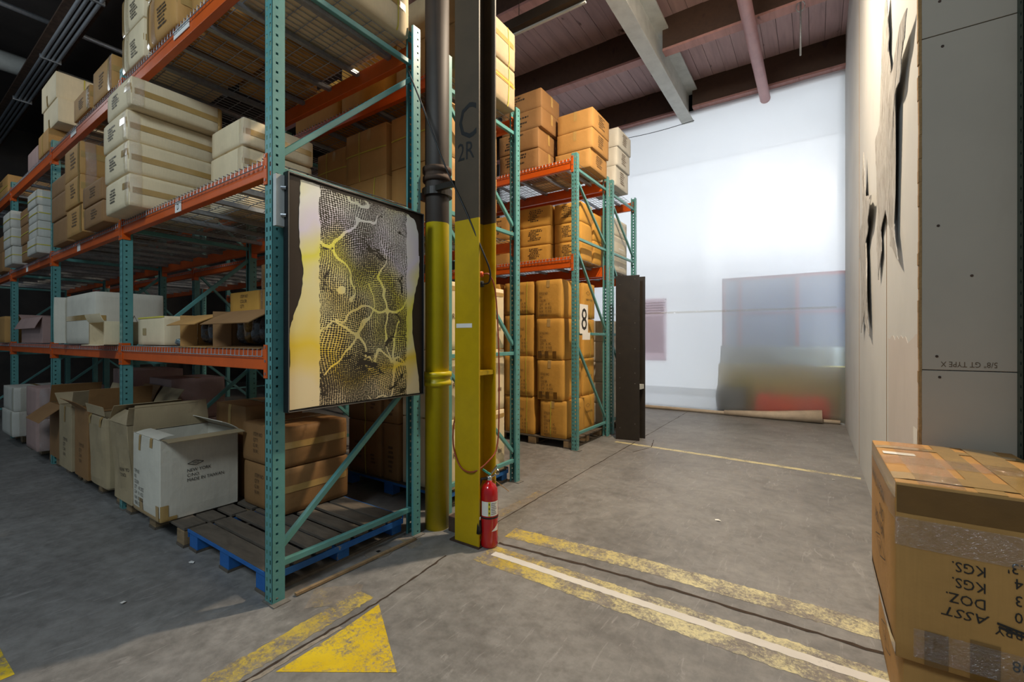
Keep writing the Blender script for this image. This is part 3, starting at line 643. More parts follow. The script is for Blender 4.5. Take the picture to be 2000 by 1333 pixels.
def heap(name, label, cat, x0, x1, y0, y1, z0, z1, mat, seed, amp=0.05):
    mb = MB(); nx, ny, nz = 16, 8, 8
    def fn(f):
        def g(a, b):
            p = [0, 0, 0]
            if f == 't': p = [x0 + (x1 - x0) * a, y0 + (y1 - y0) * b, z1]
            elif f == 'f': p = [x0 + (x1 - x0) * a, y0, z0 + (z1 - z0) * b]
            elif f == 'b': p = [x0 + (x1 - x0) * a, y1, z0 + (z1 - z0) * b]
            elif f == 'l': p = [x0, y0 + (y1 - y0) * a, z0 + (z1 - z0) * b]
            else: p = [x1, y0 + (y1 - y0) * a, z0 + (z1 - z0) * b]
            q = Vector(p) * 3 + Vector((seed, 0, 0)); k = (p[2] - z0) / (z1 - z0)
            return (p[0] + amp * noise.noise(q) * k, p[1] + amp * noise.noise(q + Vector((7, 0, 0))), p[2] + amp * k * (noise.noise(q + Vector((0, 9, 0))) - 0.3))
        return g
    L = [k / 14 for k in range(15)]
    for f in 'tfblr': mb.grid(fn(f), L, L)
    return tag(mb.build(name, mat, None, True), label, cat)
heap('covered_load', 'olive yellow tarpaulin covered load seen blurred through the plastic curtain', 'tarpaulin', 0.82, 2.84, 8.46, 8.80, 0.0, 0.98, 'tarp_yellow', 3, 0.05)
heap('covered_bench', 'blue-grey covered bench behind the yellow load, blurred by the plastic', 'bench', 0.80, 2.84, 8.90, 9.25, 0.0, 1.32, 'tarp_bluegrey', 5, 0.03)
heap('orange_bin', 'orange plastic heap at the foot of the plastic curtain', 'bin', 1.50, 2.66, 8.31, 8.42, 0.02, 0.44, 'bin_orange', 8, 0.06)
heap('grey_bundle', 'dark grey bundle left of the orange heap behind the plastic', 'bundle', 0.84, 1.36, 8.31, 8.42, 0.02, 0.55, 'tarp_grey', 11, 0.08)

# steel beam, pink pipe, dark beam with conduits, fixtures overhead
B = empty('steel_beam', (0.31, 0, 0)); tag(B, 'white painted steel beam running overhead into the plastic curtain', 'beam')
MB().box(-0.11, 0.11, -3.0, 8.24, 5.85, 5.875).build('bottom_flange', 'white_steel', B)
MB().box(-0.012, 0.012, -3.0, 8.24, 5.875, 6.42).build('web', 'white_steel', B)
MB().box(-0.13, 0.20, -3.0, 8.24, 6.42, 6.45).build('top_flange', 'white_steel', B)
tag(MB().tube([(1.66, 0.0, 5.93), (1.68, 8.24, 5.93)], 0.085, 18).build('ceiling_pipe', 'pink_pipe_paint', None, True), 'round pink painted pipe overhead running into the plastic curtain', 'pipe')
B = empty('conduit_beam', (0, 0.4, 0)); tag(B, 'dark steel ceiling beam carrying silver conduits above the left aisle', 'beam')
MB().box(-13, 3.5, -0.17, 0.17, 5.84, 5.87).build('bottom_flange', 'rusty_steel', B); MB().box(-13, 3.5, -0.012, 0.012, 5.87, 6.3).build('web', 'rusty_steel', B)
for k, (dy, r) in enumerate(((-0.07, 0.022), (-0.015, 0.022), (0.04, 0.018), (0.10, 0.024))):
    MB().tube([(-12.5, dy, 5.815), (3.3, dy, 5.815)], r, 10).build('conduit', 'conduit_grey', B, True)
for x in (-9.5, -7.4, -5.2, -3.1): MB().box(x, x + 0.03, -0.10, 0.14, 5.78, 5.84).build('conduit_clip', 'galvanised', B)
for k, (x, lab, r, mt) in enumerate(((-4.4, 'thin grey sprinkler pipe crossing above the conduit beam, nearest the camera', 0.03, 'galvanised'), (-6.7, 'thin grey sprinkler pipe crossing above the conduit beam, middle of three', 0.035, 'galvanised'), (-8.8, 'fat white duct crossing above the conduit beam at far left', 0.16, 'white_steel'))):
    tag(MB().tube([(x, -4.5, 6.0 if r < 0.1 else 6.10), (x + 0.1, 2.6, 6.0 if r < 0.1 else 6.10)], r, 12).build('ceiling_duct', mt, None, True), lab, 'pipe')
B = empty('strip_light_fixture', (0, 3.36, 5.30)); tag(B, 'long black unlit strip light fixture hung below the ceiling', 'light fixture')
MB().box(-2.6, 0.30, -0.06, 0.06, 0.02, 0.14).build('housing', 'black_steel', B, bevel=0.005); MB().box(-2.58, 0.28, 0.03, 0.062, 0.0, 0.022).build('reflector_edge', 'white_steel', B)
for x in (-2.2, -0.6, 0.1): MB().tube([(x, 0, 0.13), (x, 0, 1.32)], 0.004, 6).build('hanging_wire', 'black_steel', B)
mm = MB(); mm.tube([(2.28, 6.0, 6.08), (2.28, 6.0, 5.35)], 0.012, 8); mm.tube([(2.28 + 0.05 * math.cos(t), 6.0, 6.02 + 0.07 * math.sin(t)) for t in [0.45 * k for k in range(15)]], 0.007, 6)
tag(mm.build('hanging_hook', 'galvanised', None, True), 'thin metal rod hanging from a ceiling joist near the white wall', 'hook')
mm = MB(); mm.tube([(-1.0 + 0.145 * k, 8.12, 5.83 - 0.03 * math.sin(PI * k / 10)) for k in range(11)], 0.006, 6)
tag(mm.build('loose_wire', 'black_rubber', None, True), 'thin wire sagging in front of the top of the plastic curtain', 'wire')

# ------------------------------------------------------------------ pallet racks
PW, PD, PITCH = 0.076, 0.070, 0.0508
def holed(mb, fn, W, H, cols, hw, hh):
    us = [0.0]
    for c in cols: us += [c - hw, c + hw]
    us.append(W); n = int(H / PITCH); vs = [0.0]; hole = [False]
    for k in range(n):
        c = (k + 0.5) * PITCH; vs += [c - hh, c + hh]
    vs.append(H); i = len(mb.v); nu = len(us)
    mb.v += [tuple(fn(u, v)) for v in vs for u in us]
    for b in range(len(vs) - 1):
        for a in range(nu - 1):
            if a % 2 == 1 and b % 2 == 1: continue
            mb.f.append((i + b * nu + a, i + b * nu + a + 1, i + (b + 1) * nu + a + 1, i + (b + 1) * nu + a))
POST = {}
def post_mesh(H, face):
    """open C channel; face -1: web looks to -Y, +1: web looks to +Y. Origin at outer corner, x from -PW to 0"""
    key = (round(H, 3), face)
    if key not in POST:
        mb = MB(); s = face; Yw = 0.0 if s < 0 else PD
        holed(mb, lambda u, v: (-PW + u, Yw, v), PW, H, [0.020, 0.056], 0.0062, 0.0125)
        for x in (-PW, 0.0): holed(mb, lambda u, v: (x, (u if s < 0 else PD - u), v), PD, H, [0.027], 0.0068, 0.0066)
        Yo = PD if s < 0 else 0.0
        for x0, x1 in ((-PW, -PW + 0.018), (-0.018, 0.0)): mb.grid(lambda u, v: (u, Yo, v), [x0, x1], [0, H])
        POST[key] = mb.mesh('upright')
    return POST[key]
DECK = {}
def deck_mesh(w, d):
    key = (round(w, 3), round(d, 3))
    if key not in DECK:
        mb = MB(); r = 0.0032; n = int(w / 0.052)
        for k in range(n + 1):
            x = 0.008 + (w - 0.016) * k / n
            mb.tube([(x, -0.010, -0.040), (x, -0.010, 0.0), (x, d + 0.004, 0.0), (x, d + 0.004, -0.03)], r, 4, False)
        for y in [0.03 + (d - 0.06) * k / 9 for k in range(10)] : mb.tube([(0, y, -0.005), (w, y, -0.005)], r, 4, False)
        mb.tube([(0, -0.012, -0.040), (w, -0.012, -0.040)], r, 4, False)
        DECK[key] = mb.mesh('wire_deck')
    return DECK[key]
def rack(label, xs, y0, y1, H, levels, flip, heights=None, group='pallet racks', hz=(0.195, 1.25, 2.40, 3.50), dg=None, name='pallet_rack'):
    """xs: right edges of the upright frames, right to left; levels: per bay list of (z_bottom, z_deck)"""
    R = empty(name, (xs[0], y0, 0)); tag(R, label, 'rack', group); ox, oy = xs[0], y0; D = y1 - y0
    def P(o, x, y, z=0): o.location = (x - ox, y - oy, z); return o
    for i, x in enumerate(xs):
        for yy, f in ((y0, -1), (y1 - PD, 1)):
            o = P(link('upright', post_mesh(H, f), 'rack_green', R), x, yy); sd = o.modifiers.new('thick', 'SOLIDIFY'); sd.thickness = 0.0022
            o2 = P(MB().box(-PW - 0.01, 0.040, -0.012, PD + 0.012, 0.0, 0.006).build('foot_plate', 'dusty_plate', R), x, yy)
        xm = -PW / 2
        for z in hz: P(MB().bar((xm, PD - 0.004, z), (xm, D - PD + 0.004, z), 0.032, 0.036).build('brace', 'rack_green', R, bevel=0.004), x, y0)
        for z0, z1 in (dg or [(hz[k] + 0.09, hz[k + 1] - 0.12) for k in range(len(hz) - 1)]):
            a, b = ((z1, z0) if flip else (z0, z1))
            P(MB().bar((xm - 0.004, PD - 0.004, a), (xm - 0.004, D - PD + 0.004, b), 0.030, 0.034).build('brace', 'rack_green', R, bevel=0.004), x, y0)
    for i in range(len(xs) - 1):
        xr = xs[i] - PW; xl = xs[i + 1]; w = xr - xl
        for (zb, zd) in levels[i]:
            for yy, s in ((y0 + 0.002, -1), (y1 - 0.052, 1)):
                bm_ = P(MB().box(0.003, w - 0.003, 0, 0.05, zb, zd - 0.006).build('beam', 'rack_orange', R, bevel=0.004), xl, yy)
                for ex in (0.0, w):
                    e = MB(); yo = -0.006 if s < 0 else 0.052
                    e.box(ex - 0.030 if ex == 0 else ex - 0.004, ex + 0.004 if ex == 0 else ex + 0.030, yo - 0.002, yo + 0.004, zb - 0.045, zd + 0.022)
                    e.box(ex - 0.004 if ex == 0 else ex - 0.006, ex + 0.006 if ex == 0 else ex + 0.004, min(yo, 0), max(yo, 0.05), zb - 0.045, zd + 0.022)
                    eo = e.build('end_plate', 'rack_orange', bm_)
                    sg = MB()
                    for z in (zb - 0.02, zb + 0.05, zd + 0.008): sg.box((ex - 0.018 if ex == 0 else ex + 0.010), (ex - 0.008 if ex == 0 else ex + 0.020), yo - 0.005, yo - 0.001, z - 0.007, z + 0.007) if s < 0 else None
                    if s < 0: sg.build('rivet', 'steel_bolt', bm_)
            hw = w / 2
            for k in range(2):
                dk = P(link('wire_deck', deck_mesh(hw - 0.012, D), 'galvanised', R), xl + 0.006 + hw * k, y0, zd - 0.003)
                ch = MB()
                for q in range(3):
                    cx = (hw - 0.012) * (0.17 + 0.33 * q); c = MB().box(cx - 0.02, cx + 0.02, 0.052, D - 0.052, -0.040, -0.009).build('support_channel', 'galvanised', dk)
    return R
Z1, Z2, Z3 = 1.400, 2.456, 3.660
L1, L2, L3 = (1.282, Z1), (2.352, Z2), (3.535, Z3)
R1 = rack('nearest green and orange pallet rack with the framed net print on its end', [0.0, -2.43, -4.86, -7.29, -9.72], 0.0, 1.10, 3.77, [[L1, L2, L3]] * 4, False)
R2 = rack('green and orange pallet rack directly behind the yellow column and pipe', [-0.06, -2.49, -4.92, -7.35, -9.78], 1.45, 2.55, 3.81, [[L2, (3.60, 3.72)], [L1, L2, L3], [L1, L2, L3], [L1, L2, L3]], True, hz=(0.22, 1.31, 2.52, 3.55))
R3 = rack('pallet rack of golden cartons across the gap carrying the numeral 8 card', [-0.115, -2.55, -4.98, -7.41, -9.84], 3.985, 5.09, 3.89, [[(2.40, 2.55), (3.69, 3.835)]] * 2 + [[L1, (2.40, 2.55), (3.69, 3.835)]] * 2, True, hz=(0.21, 1.53, 2.79, 3.70))
R4 = rack('farthest pallet rack, nearest the plastic curtain', [-0.115, -2.55], 5.22, 6.33, 3.90, [[(2.40, 2.55), (3.69, 3.835)]], True, hz=(0.21, 1.53, 2.79, 3.70))
# shelf cards on the front beams of the nearest rack
def beam_card(x, z, txt, w=0.10, h=0.075):
    MB().box(x - w / 2 - R1.location.x, x + w / 2 - R1.location.x, -0.0045, -0.0005, z - h / 2, z + h / 2).build('shelf_card', 'paper_white', R1)
    if txt:
        mm = MB(); add_text(mm, txt, 0.045, lambda u, v: (u, -0.0055, v), x - 0.018, z - 0.022); mm.build('print', 'ink', R1, recalc=False)
beam_card(-1.255, 2.385, 'D'); beam_card(-3.75, 2.39, ''); beam_card(-6.2, 2.39, ''); beam_card(-1.20, 3.61, '', 0.26, 0.06); beam_card(-3.95, 3.61, '', 0.20, 0.06)
# edge of another upright at far right in front of the boards
o = empty('rack_upright', (3.262, 1.555, 0)); tag(o, 'dark green slotted rack upright against the grey boards at the right edge', 'rack post')
_pm = post_mesh(3.89, -1).copy(); _pm.materials.clear(); u = link('upright', _pm, 'dark_green_paint', o); sd = u.modifiers.new('thick', 'SOLIDIFY'); sd.thickness = 0.0022
MB().box(-PW - 0.01, 0.03, -0.012, PD + 0.012, 0.0, 0.006).build('foot_plate', 'dusty_plate', o)

# ------------------------------------------------------------------ column, pipe, extinguisher, cords
C = empty('steel_column', (0.41, 1.15, 0)); tag(C, 'steel building column painted yellow below and brown above, lettered C 2R', 'column')
MB().box(-0.11, 0.11, 0.0, 0.013, 0.012, 6.08).build('front_flange', 'column_paint', C)
MB().box(-0.11, 0.11, 0.187, 0.20, 0.012, 6.08).build('back_flange', 'column_paint', C)
MB().box(-0.006, 0.006, 0.013, 0.187, 0.012, 6.08).build('web', 'column_paint', C)
MB().box(-0.15, 0.115, -0.012, 0.22, 0.0, 0.012).build('base_plate', 'rusty_steel', C)
MB().box(0.0, 0.10, 0.015, 0.185, 1.20, 1.232).build('stiffener_plate', 'column_paint', C)
MB().tube([(0.04, 0.035, 1.95), (0.04, 0.035, 6.05)], 0.011, 10).build('conduit', 'column_paint', C, True)
mm = MB()
def colfn(u, v): return (u, -0.0015, v)
add_text(mm, 'C', 0.255, colfn, -0.082, 2.872, False, 0.72); add_text(mm, '2R', 0.128, colfn, -0.085, 2.725, False, 0.78); mm.build('lettering', 'label_black', C, recalc=False)
MB().box(-0.095, 0.05, -0.0025, -0.0008, 1.535, 1.565).build('name_label', 'paper_white', C)
mm = MB(); mm.box(-0.03, 0.035, 0.03, 0.085, 1.80, 1.97); mm.build('outlet_box', 'black_steel', C, bevel=0.006)
mm = MB(); mm.tube([(0.035, 0.06, 1.915), (0.085, 0.075, 1.915)], 0.020, 10); mm.build('orange_plug', 'orange_rubber', C, True)
mm = MB(); mm.tube([(0.035, 0.06, 1.845), (0.09, 0.075, 1.845)], 0.022, 10); mm.build('black_plug', 'black_rubber', C, True)
mm = MB(); mm.box(-0.265, -0.115, 0.10, 0.26, 0.0, 0.115); tag(mm.build('rusty_channel_block', 'rusty_steel', None, bevel=0.004), 'rusty perforated steel block on the floor left of the yellow column', 'steel block').location = (0.41, 1.15, 0)
def cord(name, pts, r, mat, label):
    P = []
    for k in range(len(pts) - 1):
        p0, p1, p2, p3 = (Vector(pts[max(0, k - 1)]), Vector(pts[k]), Vector(pts[k + 1]), Vector(pts[min(len(pts) - 1, k + 2)]))
        for t in (0, 0.25, 0.5, 0.75): P.append(0.5 * ((2 * p1) + (p2 - p0) * t + (2 * p0 - 5 * p1 + 4 * p2 - p3) * t * t + (3 * p1 - p0 - 3 * p2 + p3) * t ** 3))
    P.append(Vector(pts[-1])); return tag(MB().tube(P, r, 8).build(name, mat, None, True), label, 'cord')
cord('power_cord', [(-0.02, 1.0, 3.42), (0.06, 1.07, 3.16), (0.22, 1.13, 2.72), (0.40, 1.138, 2.38), (0.545, 1.17, 2.05), (0.57, 1.21, 1.93), (0.555, 1.22, 1.855), (0.505, 1.225, 1.845)], 0.006, 'black_rubber', 'black power cord slanting across the column into the outlet box')
cord('extension_cord', [(0.50, 1.225, 1.915), (0.535, 1.25, 1.91), (0.55, 1.30, 1.80), (0.556, 1.33, 1.45), (0.558, 1.335, 1.05), (0.556, 1.32, 0.70), (0.552, 1.22, 0.60), (0.48, 1.138, 0.53), (0.36, 1.138, 0.55), (0.288, 1.145, 0.70), (0.282, 1.17, 0.88), (0.29, 1.25, 1.0)], 0.0055, 'cord_red', 'orange-red extension cord looping down around the yellow column')
P_ = empty('drain_pipe', (0.02, 1.26, 0)); tag(P_, 'vertical drain pipe painted yellow below beside the column', 'pipe')
MB().tube([(0, 0, 0.0), (0, 0, 6.1)], 0.092, 24).build('pipe', 'pipe_paint', P_, True)
for z, m_ in ((1.15, 'pipe_paint'), (2.72, 'rusty_steel')):
    MB().lathe((0, 0, z), [(0.094, -0.055), (0.110, -0.052), (0.110, -0.02), (0.102, -0.016), (0.102, 0.012), (0.112, 0.016), (0.112, 0.052), (0.094, 0.056)], 24).build('coupling', m_, P_, True)
mm = MB(); mm.lathe((0, 0, 2.58), [(0.095, -0.03), (0.116, -0.028), (0.116, 0.028), (0.095, 0.03)], 24); mm.box(0.09, 0.27, -0.115, -0.085, 2.56, 2.60); mm.box(-0.16, -0.09, -0.03, 0.03, 2.55, 2.61); mm.build('clamp', 'black_steel', P_)
E_ = empty('fire_extinguisher', (0.545, 1.235, 0.002)); tag(E_, 'red fire extinguisher with white label standing at the foot of the column', 'fire extinguisher')
MB().lathe((0, 0, 0), [(0.055, 0.0), (0.060, 0.006), (0.062, 0.02), (0.062, 0.36), (0.058, 0.40), (0.044, 0.43), (0.022, 0.445), (0.020, 0.46)], 28).build('cylinder', 'extinguisher_red', E_, True)
def arc(a0, a1, z0, z1, r=0.0632, n=14):
    m = MB(); m.grid(lambda a, z: (r * math.cos(a), r * math.sin(a), z), [a0 + (a1 - a0) * k / n for k in range(n + 1)], [z0, z1]); return m
A0 = math.atan2(-2.5, 1.9)
arc(A0 - 0.95, A0 + 1.2, 0.225, 0.325).build('label_band', 'label_white', E_, True); arc(A0 - 0.12, A0 + 0.14, 0.226, 0.324, 0.0636).build('label_stripe', 'label_yellow', E_, True)
mm = MB()
for z in (0.24, 0.27, 0.30): mm.grid(lambda a, q: (0.0640 * math.cos(a), 0.0640 * math.sin(a), q), [A0 - 0.04, A0 + 0.06], [z, z + 0.014])
for k in range(7): mm.grid(lambda a, q: (0.0640 * math.cos(a), 0.0640 * math.sin(a), q), [A0 + 0.22 + 0.1 * j for j in range(8 - (k % 3))], [0.238 + 0.012 * k, 0.241 + 0.012 * k])
mm.build('label_print', 'label_black', E_)
mm = MB(); mm.grid(lambda a, t: (0.0634 * math.cos(a), 0.0634 * math.sin(a), 0.12 + t * (0.045 * (a - A0 - 0.25) / 0.9)), [A0 + 0.25 + 0.1 * k for k in range(10)], [0, 1]); mm.build('white_triangle', 'label_white', E_)
arc(0, 2 * PI, 0.205, 0.216, 0.0640, 28).build('holding_band', 'black_rubber', E_, True)
MB().lathe((0, 0, 0.455), [(0.018, 0), (0.020, 0.004), (0.020, 0.03), (0.014, 0.034)], 14).build('valve', 'chrome', E_, True)
mm = MB(); mm.bar((0.0, 0.0, 0.485), (0.035, 0.045, 0.555), 0.022, 0.008); mm.bar((0.0, 0.0, 0.475), (0.04, 0.055, 0.50), 0.022, 0.007); mm.build('handle', 'chrome', E_, bevel=0.002)
mm = MB(); mm.bar((0.01, 0.0, 0.50), (-0.035, -0.03, 0.535), 0.016, 0.012); mm.build('seal_tag', 'teal_plastic', E_)
mm = MB(); mm.tube([(0.045 + 0.02 * math.cos(t), 0.03, 0.515 + 0.02 * math.sin(t)) for t in [0.42 * k for k in range(16)]], 0.0018, 5); mm.build('pull_ring', 'chrome', E_)
MB().tube([(-0.005, -0.012, 0.475), (-0.035, -0.045, 0.47), (-0.045, -0.060, 0.42), (-0.042, -0.068, 0.32), (-0.035, -0.070, 0.21)], 0.011, 10).build('hose', 'black_rubber', E_, True)
MB().tube([(-0.035, -0.070, 0.215), (-0.034, -0.071, 0.195)], 0.013, 10).build('hose_ferrule', 'label_white', E_, True)
MB().tube([(-0.034, -0.071, 0.20), (-0.033, -0.073, 0.10)], 0.016, 12, True, [0.012, 0.019]).build('nozzle', 'black_rubber', E_, True)
MB().tube([(0.01, 0.03, 0.46), (0.10, 0.10, 0.37)], 0.003, 6).build('bracket_strap', 'corrugated_edge', E_)

# ------------------------------------------------------------------ framed picture
A = empty('framed_picture', (0.045, 0.045, 1.05)); tag(A, 'framed yellow and lavender net print hung on the end of the nearest rack', 'picture')
AW, AH = 1.02, 1.32
MB().box(0.0, 0.018, 0.004, AW - 0.004, 0.004, AH - 0.004).build('mount_board', 'art_ground', A)
fr = MB()
for b in ((0, AW, 0, 0.010), (0, AW, AH - 0.010, AH), (0, 0.010, 0.010, AH - 0.010), (AW - 0.010, AW, 0.010, AH - 0.010)): fr.box(-0.015, 0.032, *b)
fr.build('frame', 'frame_black', A, bevel=0.0015)
fe = MB()
for b in ((0.004, AW - 0.004, 0.003, 0.006), (0.004, AW - 0.004, AH - 0.006, AH - 0.003), (0.003, 0.006, 0.004, AH - 0.004), (AW - 0.006, AW - 0.003, 0.004, AH - 0.004)): fe.box(0.032, 0.0335, *b)
fe.build('frame_pale_edge', 'frame_edge', A)  # pale edge line around the front of the black frame
Lf = [(0.012, 0.015), (0.012, 0.18), (0.02, 0.30), (0.012, 0.40), (0.005 + 0.012, 0.46), (0.045, 0.55), (0.085, 0.66), (0.098, 0.80), (0.075, 0.92), (0.070, 1.05), (0.075, 1.20), (0.080, 1.295)]
Rt = [(0.15, 1.300), (0.30, 1.285), (0.50, 1.29), (0.70, 1.285), (0.86, 1.29), (0.94, 1.26), (0.972, 1.17), (0.975, 1.02), (0.985, 1.00), (0.978, 0.86), (0.935, 0.72), (0.915, 0.60), (0.915, 0.45), (0.945, 0.30), (0.975, 0.13), (0.985, 0.015)]
rr = random.Random(4); poly = []
pts = Lf + Rt
for p, q in zip(pts, pts[1:] + pts[:1]):
    for k in range(5):
        t = k / 5; poly.append((p[0] + (q[0] - p[0]) * t + rr.uniform(-0.0025, 0.0025), p[1] + (q[1] - p[1]) * t + rr.uniform(-0.0025, 0.0025)))
MB().prism(poly, 'X', 0.018, 0.0205).build('print', 'art_print', A)
MB().box(-0.035, -0.004, -0.045, 0.012, 1.02, 1.30).build('mounting_plate', 'white_steel', A)
for z in (1.08, 1.23): MB().tube([(-0.006, -0.018, z), (0.012, 0.002, z)], 0.010, 10).build('bolt', 'steel_bolt', A)

# black panels near the curtain
K = empty('black_panel_unit', (0, 0, 0)); tag(K, 'tall black double panel unit standing by the plastic curtain', 'panel')
def panel(p, q, t, h):
    p, q = Vector((*p, 0)), Vector((*q, 0)); d = (q - p).normalized(); n = Vector((-d.y, d.x, 0)) * t
    m = MB(); m.prism([(p.x, p.y), (q.x, q.y), ((q + n).x, (q + n).y), ((p + n).x, (p + n).y)], 'Z', 0.0, h); return m
panel((0.04, 4.955), (0.37, 5.015), 0.02, 2.378).build('panel', 'black_steel', K); panel((0.06, 5.17), (0.385, 5.225), 0.02, 2.378).build('panel', 'black_steel', K)
m = MB(); m.prism([(0.10, 4.99), (0.365, 5.037), (0.375, 5.205), (0.10, 5.155)], 'Z', 0.735, 0.80); m.build('shelf', 'white_steel', K)
mm = MB()
for z in (0.17, 0.75, 0.9, 1.25, 1.62, 1.95, 2.25): mm.tube([(0.10, 4.964, z), (0.10, 4.961, z)], 0.006, 6); mm.tube([(0.31, 5.002, z + 0.07), (0.31, 4.999, z + 0.07)], 0.006, 6)
mm.build('screw', 'steel_bolt', K)
# numeral card on the third rack
N8 = empty('number_card', (-0.10, 4.0, 1.50)); tag(N8, 'white card with a large numeral 8 on the rack upright', 'sign')
MB().box(-0.004, 0.0, 0.05, 0.30, 0.03, 0.42).build('card', 'paper_white', N8)
mm = MB(); add_text(mm, '8', 0.30, lambda u, v: (0.0015, 0.085 + u, 0.08 + v), 0, 0, False, 0.9); mm.build('numeral', 'ink', N8, recalc=False)
MB().box(0.001, 0.004, 0.12, 0.36, -0.05, 0.045).build('small_card', 'paper_white', N8)
# floor bits
D_ = empty('floor_drain_cover', (-0.02, 0.73, 0.0)); tag(D_, 'round metal cover set in the floor by the rack end', 'drain cover')
MB().lathe((0, 0, 0), [(0.095, 0.0), (0.095, 0.003), (0.085, 0.004)], 28).build('cover', 'dusty_plate', D_); MB().box(-0.012, 0.012, -0.012, 0.012, 0.004, 0.006).build('lift_hole', 'label_black', D_)
tag(MB().bar((0.02, 0.12, 0.012), (0.055, 1.0, 0.012), 0.022, 0.014).build('wood_lath', 'pallet_wood', None), 'thin wooden lath lying on the floor along the rack end', 'lath')

# ------------------------------------------------------------------ pallets
def pallet(label, x0, x1, y0, y1, mat, top, block, boards=7, h=0.14, group='pallets under the racks'):
    R = empty('pallet', ((x0 + x1) / 2, (y0 + y1) / 2, 0)); tag(R, label, 'pallet', group); W, D = x1 - x0, y1 - y0; rr = random.Random(int(abs(x0) * 100))
    bw = D / boards
    for k in range(boards):
        y = -D / 2 + bw * (k + 0.5); jz = rr.uniform(-0.003, 0.002); g = 0.017 if k not in (0, boards - 1) else 0.006
        MB().box(-W / 2 + rr.uniform(0, 0.01), W / 2 - rr.uniform(0, 0.01), y - bw / 2 + g, y + bw / 2 - g, h - 0.02 + jz, h + jz).build('board', top, R, bevel=0.002)
    if mat == 'blue_pallet_paint':
        for y in (-D / 2 - 0.004, D / 2 - 0.002): MB().box(-W / 2, W / 2, y, y + 0.006, h - 0.022, h - 0.001).build('painted_edge', mat, R)
        for x in (-W / 2 - 0.004, W / 2 - 0.002): MB().box(x, x + 0.006, -D / 2, D / 2, h - 0.06, h - 0.022).build('painted_edge', mat, R)
    for x in (-W / 2 + 0.07, 0.0, W / 2 - 0.07):
        for y in (-D / 2 + 0.05, 0.0, D / 2 - 0.05): MB().box(x - 0.06, x + 0.06, y - 0.045, y + 0.045, 0.018, h - 0.024).build('block', block, R, bevel=0.003)
        MB().box(x - 0.06, x + 0.06, -D / 2, D / 2, 0.001, 0.018).build('bottom_board', top, R)
    return R
pallet('blue wooden pallet under the open shelf at the near end', -1.15, -0.10, 0.02, 1.02, 'blue_pallet_paint', 'dirty_board', 'blue_pallet_paint')
pallet('bare wooden pallet under the white open carton', -2.36, -1.17, 0.0, 1.02, 'dirty_board', 'dirty_board', 'pallet_wood')
pallet('bare wooden pallet in the second bay of the nearest rack', -3.75, -2.55, 0.02, 1.02, 'dirty_board', 'dirty_board', 'pallet_wood')
pallet('bare wooden pallet in the second bay, next to the third frame', -4.82, -3.79, 0.02, 1.02, 'dirty_board', 'dirty_board', 'pallet_wood')
pallet('bare wooden pallet in the third bay of the nearest rack', -6.2, -5.0, 0.02, 1.02, 'dirty_board', 'dirty_board', 'pallet_wood')
pallet('bare wooden pallet at the far left end of the nearest rack', -7.25, -6.25, 0.02, 1.02, 'dirty_board', 'dirty_board', 'pallet_wood')
pallet('blue wooden pallet behind the column under the cream cartons', -1.5, -0.17, 1.50, 2.50, 'blue_pallet_paint', 'dirty_board', 'blue_pallet_paint')
pallet('dark wooden pallet under the four-high golden cartons', -1.45, -0.20, 4.02, 5.06, 'dirty_board', 'dirty_board', 'pallet_wood', h=0.12)
pallet('dark wooden pallet under the golden cartons farther along', -2.5, -1.5, 4.02, 5.06, 'dirty_board', 'dirty_board', 'pallet_wood', h=0.12)
pallet('wooden pallet in the farthest rack', -1.4, -0.2, 5.27, 6.25, 'dirty_board', 'dirty_board', 'pallet_wood', h=0.12)
PZ = 0.142

# ------------------------------------------------------------------ nearest rack, middle shelf
def wrapped(c, k):
    c.tape('+X', 'h', 0.5, 0.045); c.clear('+X', 'v', 0.07, 0.075); c.clear('-Y', 'v', 0.94, 0.06); c.tape('-Y', 'h', 0.62, 0.05, 0.80, 1.0)
    c.tape('+X', 'v', 0.965, 0.035) if k == 3 else None
    c.marks('-Y', 0.28, 0.70, 0.34, 0.45, 5, 'ink')
Z2t = Z2 + 0.004
stack('pale taped', 'the plastic-wrapped stack jutting over the shelf card D', -2.415, -1.85, -0.13, 0.50, [Z2t, 2.715, 2.965, 3.205, 3.43], 'pale', 0.004, 'wrapped pale cartons on the middle shelf', wrapped, [(0.03, 0), (0.02, 0), (-0.0, 0), (0.09, 0)], bulge=0.010, r=0.02)
def wrapped2(c, k): c.tape('+X', 'h', 0.5, 0.045); c.clear('+X', 'v', 0.05, 0.05); c.clear('-Y', 'v', 0.95, 0.05)
stack('pale taped', 'the stack set back beside the near upright', -1.68, -1.14, 0.36, 0.94, [Z2t, 2.70, 2.93, 3.145], 'pale', 0.004, 'wrapped pale cartons on the middle shelf', wrapped2, [(0, 0), (0, 0), (0.02, 0)], bulge=0.008, r=0.018)
def shiny(c, k):
    c.tape('+X', 'h', 0.6, 0.06); c.clear('+X', 'v', 0.12, 0.08); c.tape('-Y', 'v', 0.9, 0.05); c.marks('-Y', 0.40, 0.80, 0.35, 0.55, 5, 'faded_ink')
stack('tan printed', 'the shiny-taped stack beyond the pale wrapped one', -3.76, -3.19, -0.10, 0.48, [Z2t, 2.73, 3.0, 3.31], 'kraft', 0.012, 'tan cartons on the middle shelf', shiny, bulge=0.006)
stack('brown printed', 'the low pair tucked against the pale wrapped stack', -3.14, -2.56, -0.10, 0.45, [Z2t, 2.65, 2.84], 'brown', 0.008, 'tan cartons on the middle shelf', lambda c, k: c.marks('-Y', 0.4, 0.75, 0.35, 0.5, 4), bulge=0.006)
